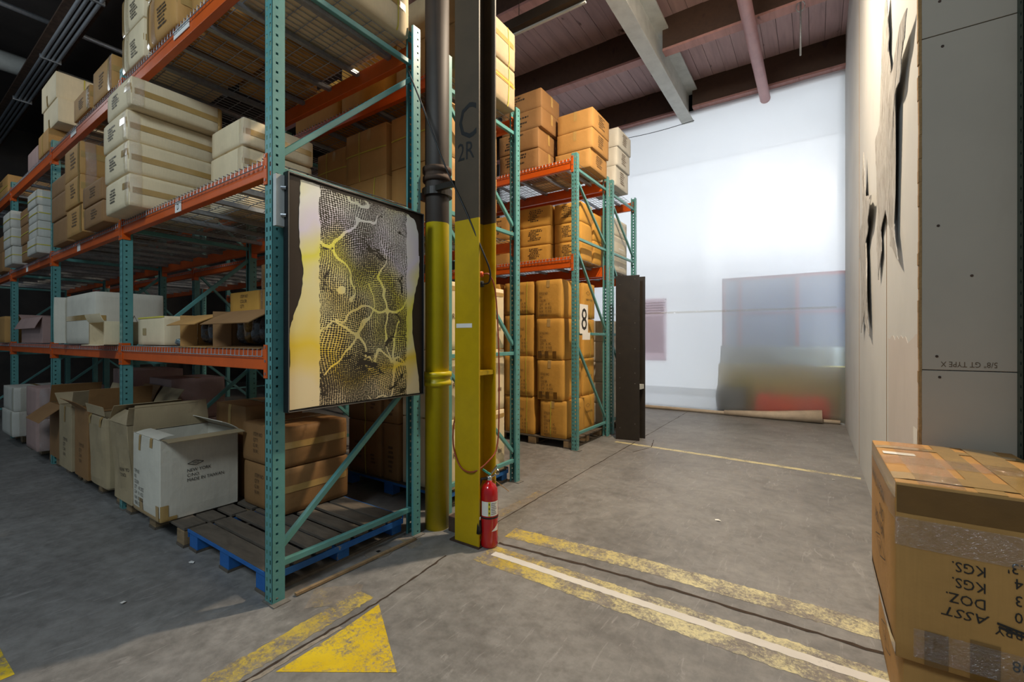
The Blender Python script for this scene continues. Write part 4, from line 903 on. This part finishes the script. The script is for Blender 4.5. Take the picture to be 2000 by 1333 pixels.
stack('brown', 'the dark stack beside the third frame on the middle shelf', -4.45, -3.86, -0.08, 0.5, [Z2t, 2.72, 2.98, 3.16], 'brown', 0.01, 'tan cartons on the middle shelf')
def strapd(c, k): c.strap('-Y', 'h', 0.5); c.strap('+X', 'h', 0.5); c.clear('-Y', 'v', 0.93, 0.07)
stack('dim grey strapped', 'the narrow stack just past the third frame', -5.52, -4.98, -0.10, 0.4, [Z2t, 2.65, 2.84, 3.02, 3.20], 'grey', 0.01, 'strapped cartons far along the middle shelf', strapd)
stack('brown', 'the dim stack between the two strapped grey stacks', -6.18, -5.62, -0.06, 0.45, [Z2t, 2.68, 2.92, 3.12], 'brown', 0.01, 'strapped cartons far along the middle shelf', strapd)
stack('pale strapped', 'the glossy stack farthest left on the middle shelf', -6.92, -6.34, -0.12, 0.4, [Z2t, 2.70, 2.94, 3.17], 'grey', 0.01, 'strapped cartons far along the middle shelf', strapd)
stack('brown', 'the dark far-end stack on the middle shelf', -8.1, -7.45, -0.06, 0.5, [Z2t, 2.75, 3.0], 'brown', 0.01, 'strapped cartons far along the middle shelf')
# nearest rack, top shelf
Z3t = Z3 + 0.004
def qr(c, k):
    c.marks('-Y', 0.45, 0.60, 0.35, 0.45, 6, 'ink'); c.tape('-Y', 'v', 0.08, 0.05); c.clear('-Y', 'v', 0.3, 0.08); c.tape('+X', 'h', 0.5)
stack('pale taped', 'the top-shelf stack above the pale wrapped stack', -2.36, -1.87, -0.02, 0.6, [Z3t, 3.97, 4.28, 4.58], 'pale', 0.006, 'cartons on the top shelf', qr, bulge=0.008, r=0.015)
stack('bulging tan', 'the top-shelf stack next to the pale one', -1.82, -1.25, -0.02, 0.6, [Z3t, 4.03, 4.40], 'kraft', 0.006, 'cartons on the top shelf', qr, bulge=0.012, r=0.03)
stack('brown', 'above the wire deck midway along the top shelf', -1.20, -0.80, 0.05, 0.98, [Z3t, 4.05], 'kraft', 0.004, 'cartons on the top shelf')
stack('brown', 'at the back of the top shelf behind the bulging tan stack', -1.82, -1.26, 0.64, 1.06, [Z3t, 4.05], 'kraft', 0.004, 'cartons on the top shelf')
def endbox(c, k):
    c.tape('+X', 'h', 0.55, 0.05); c.strap('+X', 'v', 0.42); c.strap('+X', 'v', 0.86); c.strap('-Y', 'v', 0.5)
stack('pale strapped', 'the top-shelf pair over the end frame', -0.76, -0.03, 0.10, 1.03, [Z3t, 4.03, 4.40], 'pale', 0.006, 'cartons on the top shelf', endbox, [(0, 0), (-0.03, -0.02)], bulge=0.014, r=0.03)
def brownprint(c, k): c.marks('-Y', 0.35, 0.7, 0.3, 0.45, 5, 'faded_ink'); c.tape('-Y', 'v', 0.86, 0.05); c.tape('+X', 'h', 0.6); c.clear('-Y', 'v', 0.95, 0.05)
stack('tan', 'on the second bay top shelf beside the first beam joint', -3.22, -2.66, -0.02, 0.42, [Z3t, 3.97], 'kraft', 0.004, 'cartons on the top shelf', brownprint, bulge=0.006)
stack('lower tan', 'left of the tan carton on the second bay top shelf', -3.82, -3.26, -0.03, 0.42, [Z3t, 3.89], 'kraft', 0.004, 'cartons on the top shelf', brownprint)
def tri(c, k):
    c.strap('+X', 'v', 0.40); c.line('+X', (0.62, 0.66), (0.95, 0.66)); c.line('+X', (0.62, 0.66), (0.80, 0.30)); c.line('+X', (0.95, 0.66), (0.80, 0.30)); c.tape('-Y', 'v', 0.45, 0.05, 0, 0.4)
stack('faded tan strapped', 'the tall top-shelf stack above the third frame', -5.36, -4.66, 0.0, 0.62, [3.935, 4.215, 4.52], 'pale', 0.006, 'cartons on the top shelf', tri, [(0, 0), (-0.04, 0)])
stack('tan', 'under the faded tan strapped stack on the top shelf', -5.46, -4.95, -0.02, 0.6, [Z3t, 3.93], 'kraft', 0.0, 'cartons on the top shelf', lambda c, k: (c.strap('-Y', 'v', 0.5), c.smudge('+X', 0.5, 0.55, 0.16, 0.2, 'poster_ink')))
stack('mauve tan', 'left of the tall strapped stack on the top shelf', -6.2, -5.62, 0.0, 0.6, [Z3t, 3.90], 'mauve', 0.0, 'cartons on the top shelf')
stack('tan', 'dim at the far end of the top shelf', -8.6, -7.6, 0.0, 0.6, [Z3t, 3.95], 'kraft', 0.0, 'cartons on the top shelf', lambda c, k: (c.text('-Y', 'ROLL', 0.4, 0.6, 0.08), c.strap('-Y', 'h', 0.4)))
# nearest rack, low shelf
Z1t = Z1 + 0.004
def tipped(label, x0, x1, y0, y1, z0, z1, mat, top_ang, seed, flap_len=0.20):
    c = carton(label, x0, x1, y0, y1, z0, z1, mat, skip=('-Y',), bulge=0.003, group='open cartons on the low shelf')
    c.flap('-Y', '+Z', flap_len, top_ang, -10); c.flap('-Y', '-Z', 0.12, 4, -4); c.flap('-Y', '-X', 0.10, 25, 10); c.done(); return c
tipped('open brown carton on its side full of shiny bags, nearest the upright', -0.74, -0.12, 0.11, 0.62, Z1t, 1.635, 'brown', -22, 1)
tipped('open tan carton on its side full of dark bags, left of the larger one', -1.26, -0.80, 0.11, 0.58, Z1t, 1.625, 'kraft', -18, 2)
def pouch(label, x, y, z, w, d, h, mat, seed, lying=False):
    mb = MB(); n = 12
    def fn(a, b):
        ph = a * 2 * PI; t = -1 + 2 * b; rr = math.sqrt(max(0.0, 1 - abs(t) ** 3.2)) * 0.5
        p = Vector((math.cos(ph) * w * rr, math.sin(ph) * d * rr, (t + 1) / 2 * h))
        q = Vector((p.x * 14 + seed * 3.1, p.y * 14, p.z * 14)); k = 0.18 * min(w, d)
        return (p.x + k * noise.noise(q), p.y + k * noise.noise(q + Vector((5, 0, 0))), max(0.0, p.z + 0.4 * k * noise.noise(q + Vector((0, 5, 0)))))
    mb.grid(fn, [k / n for k in range(n + 1)], [k / n for k in range(n + 1)])
    o = mb.build('plastic_bag', mat, None, True); o.location = (x, y, z); return tag(o, label, 'bag', 'bags in the open cartons')
NTH = ['leftmost', 'second from left', 'third from left', 'fourth from left', 'fifth from left', 'rightmost']
for k in range(6): pouch('shiny wrapped bag, %s in the larger open carton on the low shelf' % NTH[k], -0.675 + 0.098 * k, 0.20, Z1t + 0.012, 0.088, 0.16, 0.205, ['dark_bag', 'amber_bag', 'dark_bag', 'dark_bag', 'amber_bag', 'amber_bag'][k], k + 1)
for k in range(4): pouch('dark wrapped bag, %s in the smaller open carton on the low shelf' % (NTH[k] if k < 3 else 'rightmost'), -1.20 + 0.108 * k, 0.20, Z1t + 0.012, 0.095, 0.16, 0.195, ['dark_bag', 'dark_bag', 'teal_bag', 'amber_bag'][k], k + 9)
for k, (x, y, w, h) in enumerate(((-1.36, 0.16, 0.15, 0.055), (-1.52, 0.14, 0.15, 0.06), (-1.66, 0.18, 0.13, 0.05))):
    pouch('crumpled teal and silver bag, %s of the loose pile on the low shelf' % ['right', 'middle', 'left'][k], x, y, Z1t, w, 0.12, h, 'teal_bag', 20 + k)
pouch('crumpled teal and silver bag lying on top of the loose pile', -1.45, 0.16, Z1t + 0.062, 0.17, 0.12, 0.055, 'teal_bag', 25)
stack('cream', 'with a yellow rim behind the loose bags', -2.36, -1.78, 0.08, 0.46, [Z1t, 1.64], 'pale', 0.0, None, lambda c, k: (c.strap('-Y', 'h', 0.97, 0), c.smudge('-Y', 0.3, 0.35, 0.08, 0.25, 'brown_tape')))
stack('brown printed', 'the tall stack at the low shelf back', -1.46, -0.70, 0.66, 1.02, [Z1t, 1.64, 1.88, 2.09], 'kraft', 0.006, 'cartons at the back of the low shelf', lambda c, k: (c.block('-Y', 0.28, 0.75, 0.030, ['ITEM NO', 'COLOR:', 'QTY:', 'G.W.:'], 'faded_ink'), c.clear('-Y', 'v', 0.04, 0.04)))
stack('kraft printed', 'the pair left of the tall back stack, low shelf', -2.02, -1.49, 0.66, 1.02, [Z1t, 1.65, 1.88], 'gold', 0.006, 'cartons at the back of the low shelf', lambda c, k: c.block('-Y', 0.4, 0.75, 0.030, ['ITEM NO', 'COLOR:', 'QTY:'], 'faded_ink'))
c = carton('big white carton with a printed triangle on the low shelf, second bay', -4.10, -3.06, -0.04, 0.50, Z1t, 1.905, 'white', bulge=0.008, r=0.02)
c.tape('-Y', 'h', 0.52, 0.05, 0.0, 1); c.tape('+X', 'h', 0.50, 0.05, 0, 0.15); c.clear('-Y', 'v', 0.03, 0.06); c.line('+X', (0.45, 0.32), (0.63, 0.32)); c.line('+X', (0.45, 0.32), (0.54, 0.56)); c.line('+X', (0.63, 0.32), (0.54, 0.56)); c.text('+X', 'DS', 0.52, 0.35, 0.03); c.flap('-Y', '-X', 0.10, 30, 10); c.done()
c = carton('small curved open cardboard sleeve in front of the big white carton', -2.98, -2.53, -0.10, 0.22, Z1t, 1.61, 'pale', skip=('-Y',), bulge=0.004); c.flap('-Y', '+Z', 0.07, 60, 20); c.flap('-Y', '-Z', 0.05, 5, 0); c.done()
c = carton('open mauve carton with hanging flaps on the low shelf, third bay', -6.75, -5.50, 0.02, 0.6, Z1t, 1.74, 'mauve', skip=('+Z',)); c.flap('+Z', '-Y', 0.16, 150, 12); c.flap('+Z', '-X', 0.25, 70, 10); c.done()
stack('open-edged tan', 'at the left end of the low shelf', -7.9, -7.42, -0.05, 0.5, [Z1t, 1.80], 'kraft', 0.0)
stack('brown', 'deep in the third bay of the low shelf', -5.45, -4.98, 0.2, 0.8, [Z1t, 1.72], 'brown', 0.0)

# nearest rack, floor
c = carton('white open carton with black diamond mark and city print on the pallet', -1.94, -1.39, -0.07, 0.46, PZ, 0.735, 'white', skip=('+Z',), bulge=0.008, r=0.012, group='open cartons on the floor pallets')
c.block('-Y', 0.10, 0.50, 0.028, ['ITEM NO', 'NO.', 'COLOR:', 'QTY:    40  DOZ', 'G.W.   9.1  KGS', 'N.W.  8.2  KGS', 'MEAS: 3.2'], 'ink', 0.72)
c.diamond('+X', 0.42, 0.66, 0.10, 0.030); c.text('+X', 'HSO', 0.385, 0.648, 0.016); c.block('+X', 0.31, 0.555, 0.024, ['NEW YORK', 'C/NO.', 'MADE IN TAIWAN'], 'ink', 0.9)
c.tape('-Y', 'v', 0.30, 0.04, 0.80, 1.0); c.tape('-Y', 'v', 0.72, 0.05, 0.88, 1.0); c.tape('-Y', 'v', 0.36, 0.07, 0.0, 0.2, 'brown_tape'); c.tape('-Y', 'v', 0.93, 0.05, 0.0, 0.2); c.tape('+X', 'v', 0.05, 0.05, 0, 0.2); c.tape('+X', 'h', 0.03, 0.03, 0, 0.2); c.tape('-Y', 'h', 0.03, 0.035, 0, 1)
c.flap('+Z', '-X', 0.20, 0, 12, 0.0, 1.0, 0.06, 'dusty'); c.flap('+Z', '+X', 0.13, 82, 24, 0.02, 0.98, 0.0, 'dusty'); c.flap('+Z', '+Y', 0.14, -50, -20); c.flap('+Z', '-Y', 0.10, -70, -25, 0.1, 0.95); c.done()
c = carton('crushed tan carton leaning against the white open carton', -2.41, -1.98, -0.08, 0.40, PZ, 0.78, 'dusty', crush=0.022, bulge=0.0, r=0.012, group='open cartons on the floor pallets', skip=('+Z',)); c.flap('+Z', '+X', 0.15, 15, 15); c.flap('+Z', '-X', 0.18, -35, -20); c.flap('+Z', '-Y', 0.12, -30, -30); c.block('-Y', 0.5, 0.4, 0.03, ['NEW YORK', 'C/NO.'], 'ink'); c.done()
c = carton('rounded pale carton with open top, third along the floor row', -3.04, -2.53, -0.09, 0.40, PZ, 0.80, 'dusty', crush=0.012, bulge=0.012, r=0.05, group='open cartons on the floor pallets', skip=('+Z',)); c.flap('+Z', '+Y', 0.2, 20, 20); c.flap('+Z', '-Y', 0.08, 5, 10); c.tape('-Y', 'v', 0.8, 0.05, 0.85, 1); c.tape('-Y', 'v', 0.15, 0.05, 0.85, 1); c.done()
c = carton('dark brown open carton, fourth along the floor row', -3.54, -3.09, -0.08, 0.40, PZ, 0.80, 'brown', bulge=0.004, group='open cartons on the floor pallets', skip=('+Z',)); c.flap('+Z', '+X', 0.2, 12, 5); c.flap('+Z', '-Y', 0.14, 40, 20); c.flap('+Z', '+Y', 0.2, 20, 10); c.block('-Y', 0.4, 0.45, 0.035, ['ITEM NO', 'QTY:', 'G.W.:', 'N.W.:'], 'faded_ink'); c.done()
c = carton('tan open carton with a bright corner, fifth along the floor row', -4.08, -3.60, -0.09, 0.30, PZ, 0.78, 'dusty', bulge=0.003, group='open cartons on the floor pallets', skip=('+Z',)); c.flap('+Z', '+X', 0.18, 22, 5); c.flap('+Z', '-X', 0.22, 60, 5); c.flap('+Z', '+Y', 0.2, 10, 10); c.block('-Y', 0.4, 0.45, 0.035, ['ITEM NO', 'QTY:', 'G.W.:', 'N.W.:'], 'ink'); c.tape('-Y', 'v', 0.5, 0.05, 0.75, 1); c.done()
c = carton('dark open carton by the third frame, sixth along the floor row', -4.78, -4.16, -0.04, 0.40, PZ, 0.74, 'brown', bulge=0.003, group='open cartons on the floor pallets', skip=('+Z',)); c.flap('+Z', '-Y', 0.24, 125, 10); c.flap('+Z', '-X', 0.22, -20, -10); c.done()
stack('pale mauve', 'the pair just past the third frame on the floor', -5.62, -5.02, -0.10, 0.5, [PZ, 0.52, 0.88], 'mauve', 0.01, 'cartons at the far end of the floor row', lambda c, k: c.clear('+X', 'v', 0.1, 0.08))
stack('pale', 'the glossy pair farthest left on the floor', -7.2, -6.42, -0.10, 0.45, [PZ, 0.48, 0.80], 'grey', 0.01, 'cartons at the far end of the floor row', lambda c, k: (c.clear('-Y', 'v', 0.9, 0.1), c.clear('+X', 'v', 0.2, 0.1)))
stack('brown', 'at the back corner of the third bay floor', -6.3, -5.70, 0.45, 1.0, [PZ, 0.70], 'brown', 0.0)
def two(c, k): c.block('-Y', 0.35, 0.7, 0.030, ['ITEM NO', 'QTY:', 'G.W.:', 'N.W.:'], 'faded_ink'); c.tape('+X', 'h', 0.55, 0.05)
stack('long brown', 'the pair between white open carton and upright', -1.37, -0.80, 0.47, 1.05, [PZ, 0.49, 0.80], 'brown', 0.006, None, two, bulge=0.010, r=0.02)  # brown here stands in for the shadow lying over this pair
stack('brown', 'the tall dark pair behind the white open carton', -1.96, -1.42, 0.52, 1.02, [PZ, 0.52, 0.90], 'brown', 0.006, None, lambda c, k: c.tape('-Y', 'v', 0.5))
stack('mauve', 'the dim pair at the back of second-bay floor', -3.5, -2.9, 0.5, 1.0, [PZ, 0.62, 1.05], 'mauve', 0.006, None)
stack('brown', 'the dim floor trio at the back beside third frame', -4.7, -4.0, 0.5, 1.0, [PZ, 0.50, 0.80, 1.1], 'mauve', 0.006, None)

# second rack (behind column)
def net(c, k): c.strap('-Y', 'v', 0.35); c.strap('-Y', 'h', 0.55); c.strap('-Y', 'v', 0.75) if k == 0 else None; c.tape('-Y', 'v', 0.6, 0.05, 0.75, 1)
def prt(c, k):
    net(c, 1) if k else c.strap('-Y', 'v', 0.72)
    c.block('-Y', 0.30, 0.62, 0.034, ['STYLE NO', 'COLOR:', 'QTY:', 'G.W.:'], 'faded_ink') if not k else None
stack('brown strapped', 'the right pair behind the framed print', -0.86, -0.16, 1.56, 2.3, [Z2t, 3.04, 3.52], 'kraft', 0.006, 'strapped cartons in the second rack', prt)
stack('brown strapped', 'the middle pair behind the framed print', -1.52, -0.90, 1.54, 2.3, [Z2t, 3.02, 3.52], 'kraft', 0.006, 'strapped cartons in the second rack', prt)
stack('brown strapped', 'the left pair behind the framed print', -2.08, -1.56, 1.57, 2.3, [Z2t, 2.98, 3.46], 'kraft', 0.006, 'strapped cartons in the second rack', prt)
stack('dark brown', 'the left stack below the framed print', -1.46, -0.96, 1.52, 2.2, [PZ, 0.66, 1.2], 'brown', 0.006, 'strapped cartons in the second rack', lambda c, k: (c.strap('-Y', 'v', 0.55), c.marks('-Y', 0.2, 0.6, 0.25, 0.35, 4), c.marks('-Y', 0.7, 0.4, 0.15, 0.2, 3)))
stack('dark brown', 'the narrow right stack below the framed print', -0.93, -0.71, 1.52, 2.2, [PZ, 0.67, 1.2], 'brown', 0.004, 'strapped cartons in the second rack', lambda c, k: c.marks('-Y', 0.35, 0.6, 0.4, 0.5, 6))
def cream(c, k): c.tape('+X', 'h', 0.90, 0.04); c.text('+X', 'RIR', 0.10, 0.45, 0.05, False, 'faded_ink'); c.text('+X', 'RIR', 0.86, 0.3, 0.04, False, 'faded_ink')
stack('cream', 'the three-high stack behind the yellow column', -0.69, -0.15, 1.54, 2.42, [PZ, 0.755, 1.36, 1.96], 'pale', 0.006, 'cream cartons behind the column', cream, bulge=0.008, r=0.012)
def tops(c, k): c.tape('+X', 'h', 0.60, 0.05); c.strap('+X', 'v', 0.12); c.strap('+X', 'v', 0.86); c.strap('+X', 'h', 0.58) if k == 0 else None
stack('tan strapped', 'the tall top pair behind the column', -0.78, -0.03, 1.535, 2.43, [3.724, 4.12, 4.50], 'dusty', 0.004, 'cartons on the second rack top', tops, bulge=0.010, r=0.02)
stack('kraft', 'on the second rack top left of the column', -1.5, -0.84, 1.47, 2.4, [3.724, 4.25], 'gold', 0.004, 'cartons on the second rack top')
stack('kraft', 'on the second rack top glimpsed through the wire deck', -2.35, -1.56, 1.47, 2.4, [3.724, 4.1], 'gold', 0.004, 'cartons on the second rack top')
stack('pale', 'on the second rack low shelf, middle bay', -3.9, -3.1, 1.5, 2.3, [Z1t, 1.85], 'kraft', 0.004, None)

# third rack
SHIP = ['STYLE NO.', 'NO.', 'COLOR:', 'QTY:    4   PC', 'G.W.   14  KGS', 'N.W.   13  KGS', 'MEAS: 4.2']
def gold(c, k):
    c.block('-Y', 0.16, 0.62, 0.034, SHIP, 'faded_ink', 0.62); c.tape('-Y', 'v', 0.5, 0.05, 0.8, 1.0)
    if k == 0: c.strap('-Y', 'v', 0.42)
    if k in (1, 2):
        for q in (0.15, 0.42, 0.72): c.smudge('-Y', q, 0.03, 0.055, 0.18)
    c.diamond('+X', 0.6, 0.75, 0.12, 0.05, 'faded_ink')
stack('golden printed', 'the right four-high column beside the numeral card', -0.745, -0.335, 4.02, 4.60, [0.122, 0.625, 1.175, 1.74, 2.27], 'gold', 0.008, 'golden cartons in the third rack', gold, [(0.05, 0.0), (0, 0), (-0.0, 0), (-0.02, 0)], bulge=0.012, r=0.014)
stack('golden strapped', 'the four-high column beyond the numeral-card column', -1.30, -0.80, 4.03, 4.60, [0.122, 0.655, 1.22, 1.81, 2.27], 'gold', 0.008, 'golden cartons in the third rack', lambda c, k: (c.block('-Y', 0.42, 0.62, 0.034, SHIP, 'faded_ink', 0.62), c.strap('-Y', 'v', 0.78)), bulge=0.012, r=0.014)
def gold2(c, k): c.diamond('+X', 0.35, 0.72, 0.16, 0.06, 'faded_ink'); c.text('+X', 'NEW YORK', 0.2, 0.5, 0.035, False, 'faded_ink'); c.strap('+X', 'v', 0.6)
stack('golden', 'the rear column behind the numeral card', -0.745, -0.33, 4.64, 5.05, [0.122, 0.63, 1.18, 1.76, 2.28], 'gold', 0.008, 'golden cartons in the third rack', gold2, bulge=0.010, r=0.012)
stack('golden', 'the column glimpsed past the fire extinguisher side', -1.90, -1.38, 4.03, 4.60, [0.122, 0.655, 1.22, 1.81, 2.27], 'gold', 0.008, 'golden cartons in the third rack', lambda c, k: c.strap('-Y', 'v', 0.5))
T3 = 2.554
def mid(c, k): c.marks('-Y', 0.28, 0.86, 0.5, 0.62, 7, 'ink', 0.5)
stack('golden printed', 'the left trio on the third rack middle shelf', -1.20, -0.67, 4.28, 4.85, [T3, 2.82, 3.09, 3.38], 'gold', 0.004, 'printed cartons on the third rack middle shelf', mid, r=0.008)
stack('golden printed', 'the right trio on the third rack middle shelf', -0.635, -0.22, 4.33, 4.72, [T3, 2.82, 3.09, 3.37], 'gold', 0.004, 'printed cartons on the third rack middle shelf', mid, r=0.008)
stack('golden', 'the rear pair on the third rack middle shelf', -0.64, -0.22, 4.76, 5.05, [T3, 2.90, 3.30], 'gold', 0.004, 'printed cartons on the third rack middle shelf', lambda c, k: c.clear('-Y', 'h', 0.7, 0.08))
stack('brown', 'the dim pair left on the third rack middle shelf', -1.95, -1.30, 4.20, 4.85, [T3, 2.95, 3.3], 'kraft', 0.004, 'printed cartons on the third rack middle shelf', mid)
T3t = 3.839
def toppr(c, k): c.marks('-Y', 0.16, 0.86, 0.55, 0.70, 5, 'ink', 0.6); c.tape('+X', 'v', 0.55, 0.06, 0.4, 1.0)
stack('brown printed', 'the left four-high stack on the third rack top', -1.39, -0.72, 4.02, 4.56, [T3t, 4.12, 4.40, 4.67, 4.935], 'brown', 0.006, 'cartons on the third rack top', toppr, [(0, 0), (0, 0), (0.05, 0), (0.05, 0)], r=0.006)
def topm(c, k): c.tape('-Y', 'v', 0.52, 0.05, 0.5, 1.0); c.marks('+X', 0.30, 0.85, 0.4, 0.65, 6)
stack('kraft', 'the middle three-high stack on the third rack top', -0.63, -0.08, 4.40, 5.00, [T3t, 4.10, 4.38, 4.655], 'kraft', 0.004, 'cartons on the third rack top', topm, [(-0.03, 0), (0, 0), (0.01, 0)], r=0.006)
stack('pale', 'behind the left four-high stack on the third rack top', -1.2, -0.72, 4.62, 5.05, [T3t, 4.30, 4.74], 'pale', 0.004, 'cartons on the third rack top', r=0.006)
# fourth rack
def topw(c, k): c.marks('+X', 0.30, 0.85, 0.4, 0.65, 6)
stack('pale', 'the three-high stack on the farthest rack top', -0.62, -0.10, 5.31, 5.88, [T3t, 4.15, 4.44, 4.73], 'grey', 0.004, 'cartons on the farthest rack', topw, [(0, 0), (0.03, 0), (0.05, 0)], r=0.006)
stack('grey-white taped', 'the trio on the farthest rack middle shelf', -0.62, -0.22, 5.35, 6.15, [T3, 2.86, 3.14, 3.42], 'white', 0.004, 'cartons on the farthest rack', lambda c, k: (c.clear('+X', 'h', 0.75, 0.07), c.tape('+X', 'h', 0.3, 0.02, 0.5, 0.8, 'label_white')), r=0.006)
stack('white', 'the floor stack behind the black panels', -0.70, -0.22, 5.32, 6.2, [0.122, 0.45, 0.78, 1.10, 1.42, 1.75], 'white', 0.004, 'cartons on the farthest rack', r=0.006)

# cartons at the right foreground
c = carton('large taped carton at right with shipping marks printed upside down', 2.675, 3.17, 0.80, 1.60, 0.32, 0.95, 'kraft', bulge=0.006, r=0.010)
c.tape('+Z', 'v', 0.50, 0.07, mat='brown_tape'); c.tape('+Z', 'h', 0.80, 0.06); c.tape('+Z', 'h', 0.12, 0.10); c.tape('+Z', 'v', 0.75, 0.10, 0, 1, 'brown_tape', 0.0034); c.clear('+Z', 'h', 0.45, 0.16); c.clear('+Z', 'v', 0.25, 0.12)
c.strip('+Z', 'h', 0.62, 0.05, 0.03, 0.25, 'label_strip', 'paper_white')
c.tape('-Y', 'h', 0.905, 0.095, 0.01, 0.99, 'dark_tape'); c.clear('-Y', 'h', 0.72, 0.10); c.tape('-Y', 'v', 0.22, 0.06, 0.01, 0.20, 'dark_tape'); c.tape('-Y', 'v', 0.46, 0.07, 0.01, 0.22, 'dark_tape'); c.clear('-Y', 'h', 0.12, 0.10, 0.1, 0.7)
c.text('-Y', 'KGS.', 0.466, 0.615, 0.034, True); c.text('-Y', 'KGS.', 0.466, 0.530, 0.034, True); c.text('-Y', 'DOZ.', 0.466, 0.445, 0.034, True)
c.text('-Y', '14', 0.674, 0.590, 0.034, True); c.text('-Y', '13', 0.674, 0.505, 0.034, True); c.text('-Y', '10', 0.674, 0.420, 0.034, True); c.text('-Y', "MEAS: 4.3'", 0.917, 0.665, 0.034, True)
c.text('-Y', 'ASST', 0.480, 0.365, 0.032, True, 'ink', 1.1, 0.3); c.text('-Y', 'R: DERBY', 0.806, 0.330, 0.030, True); c.line('-Y', (0.521, 0.325), (0.660, 0.300), 0.008); c.line('-Y', (0.514, 0.342), (0.660, 0.318), 0.007)
c.text('-Y', 'H', 0.681, 0.235, 0.024, True); c.text('-Y', '#008', 0.765, 0.170, 0.036, True)
c.text('-X', 'MADE IN TAIWAN', 0.30, 0.83, 0.050, True, 'ink', 0.8); c.text('-X', 'C/NO.', 0.30, 0.70, 0.050, True, 'ink', 0.8); c.text('-X', 'NEW YORK', 0.30, 0.60, 0.050, True, 'ink', 0.8); c.diamond('-X', 0.44, 0.42, 0.20, 0.07); c.tape('-X', 'h', 0.95, 0.06, 0, 1); c.tape('-X', 'h', 0.04, 0.05); c.clear('-X', 'h', 0.86, 0.09); c.text('-X', 'HSO', 0.40, 0.44, 0.03, True, 'ink')
c.done()
c = carton('lower kraft carton under the large upside-down printed carton', 2.70, 3.15, 0.84, 1.58, 0.0, 0.318, 'kraft', bulge=0.004, r=0.010); c.diamond('-X', 0.55, 0.5, 0.2, 0.16); c.text('-X', 'HSO', 0.52, 0.52, 0.03, True); c.done()
c = carton('pale carton corner poking out in front of the large carton', 2.90, 3.30, 0.42, 0.74, 0.0, 0.305, 'pale', bulge=0.010, r=0.03); c.tape('-X', 'h', 0.9, 0.05); c.tape('+Z', 'v', 0.5, 0.05); c.done()
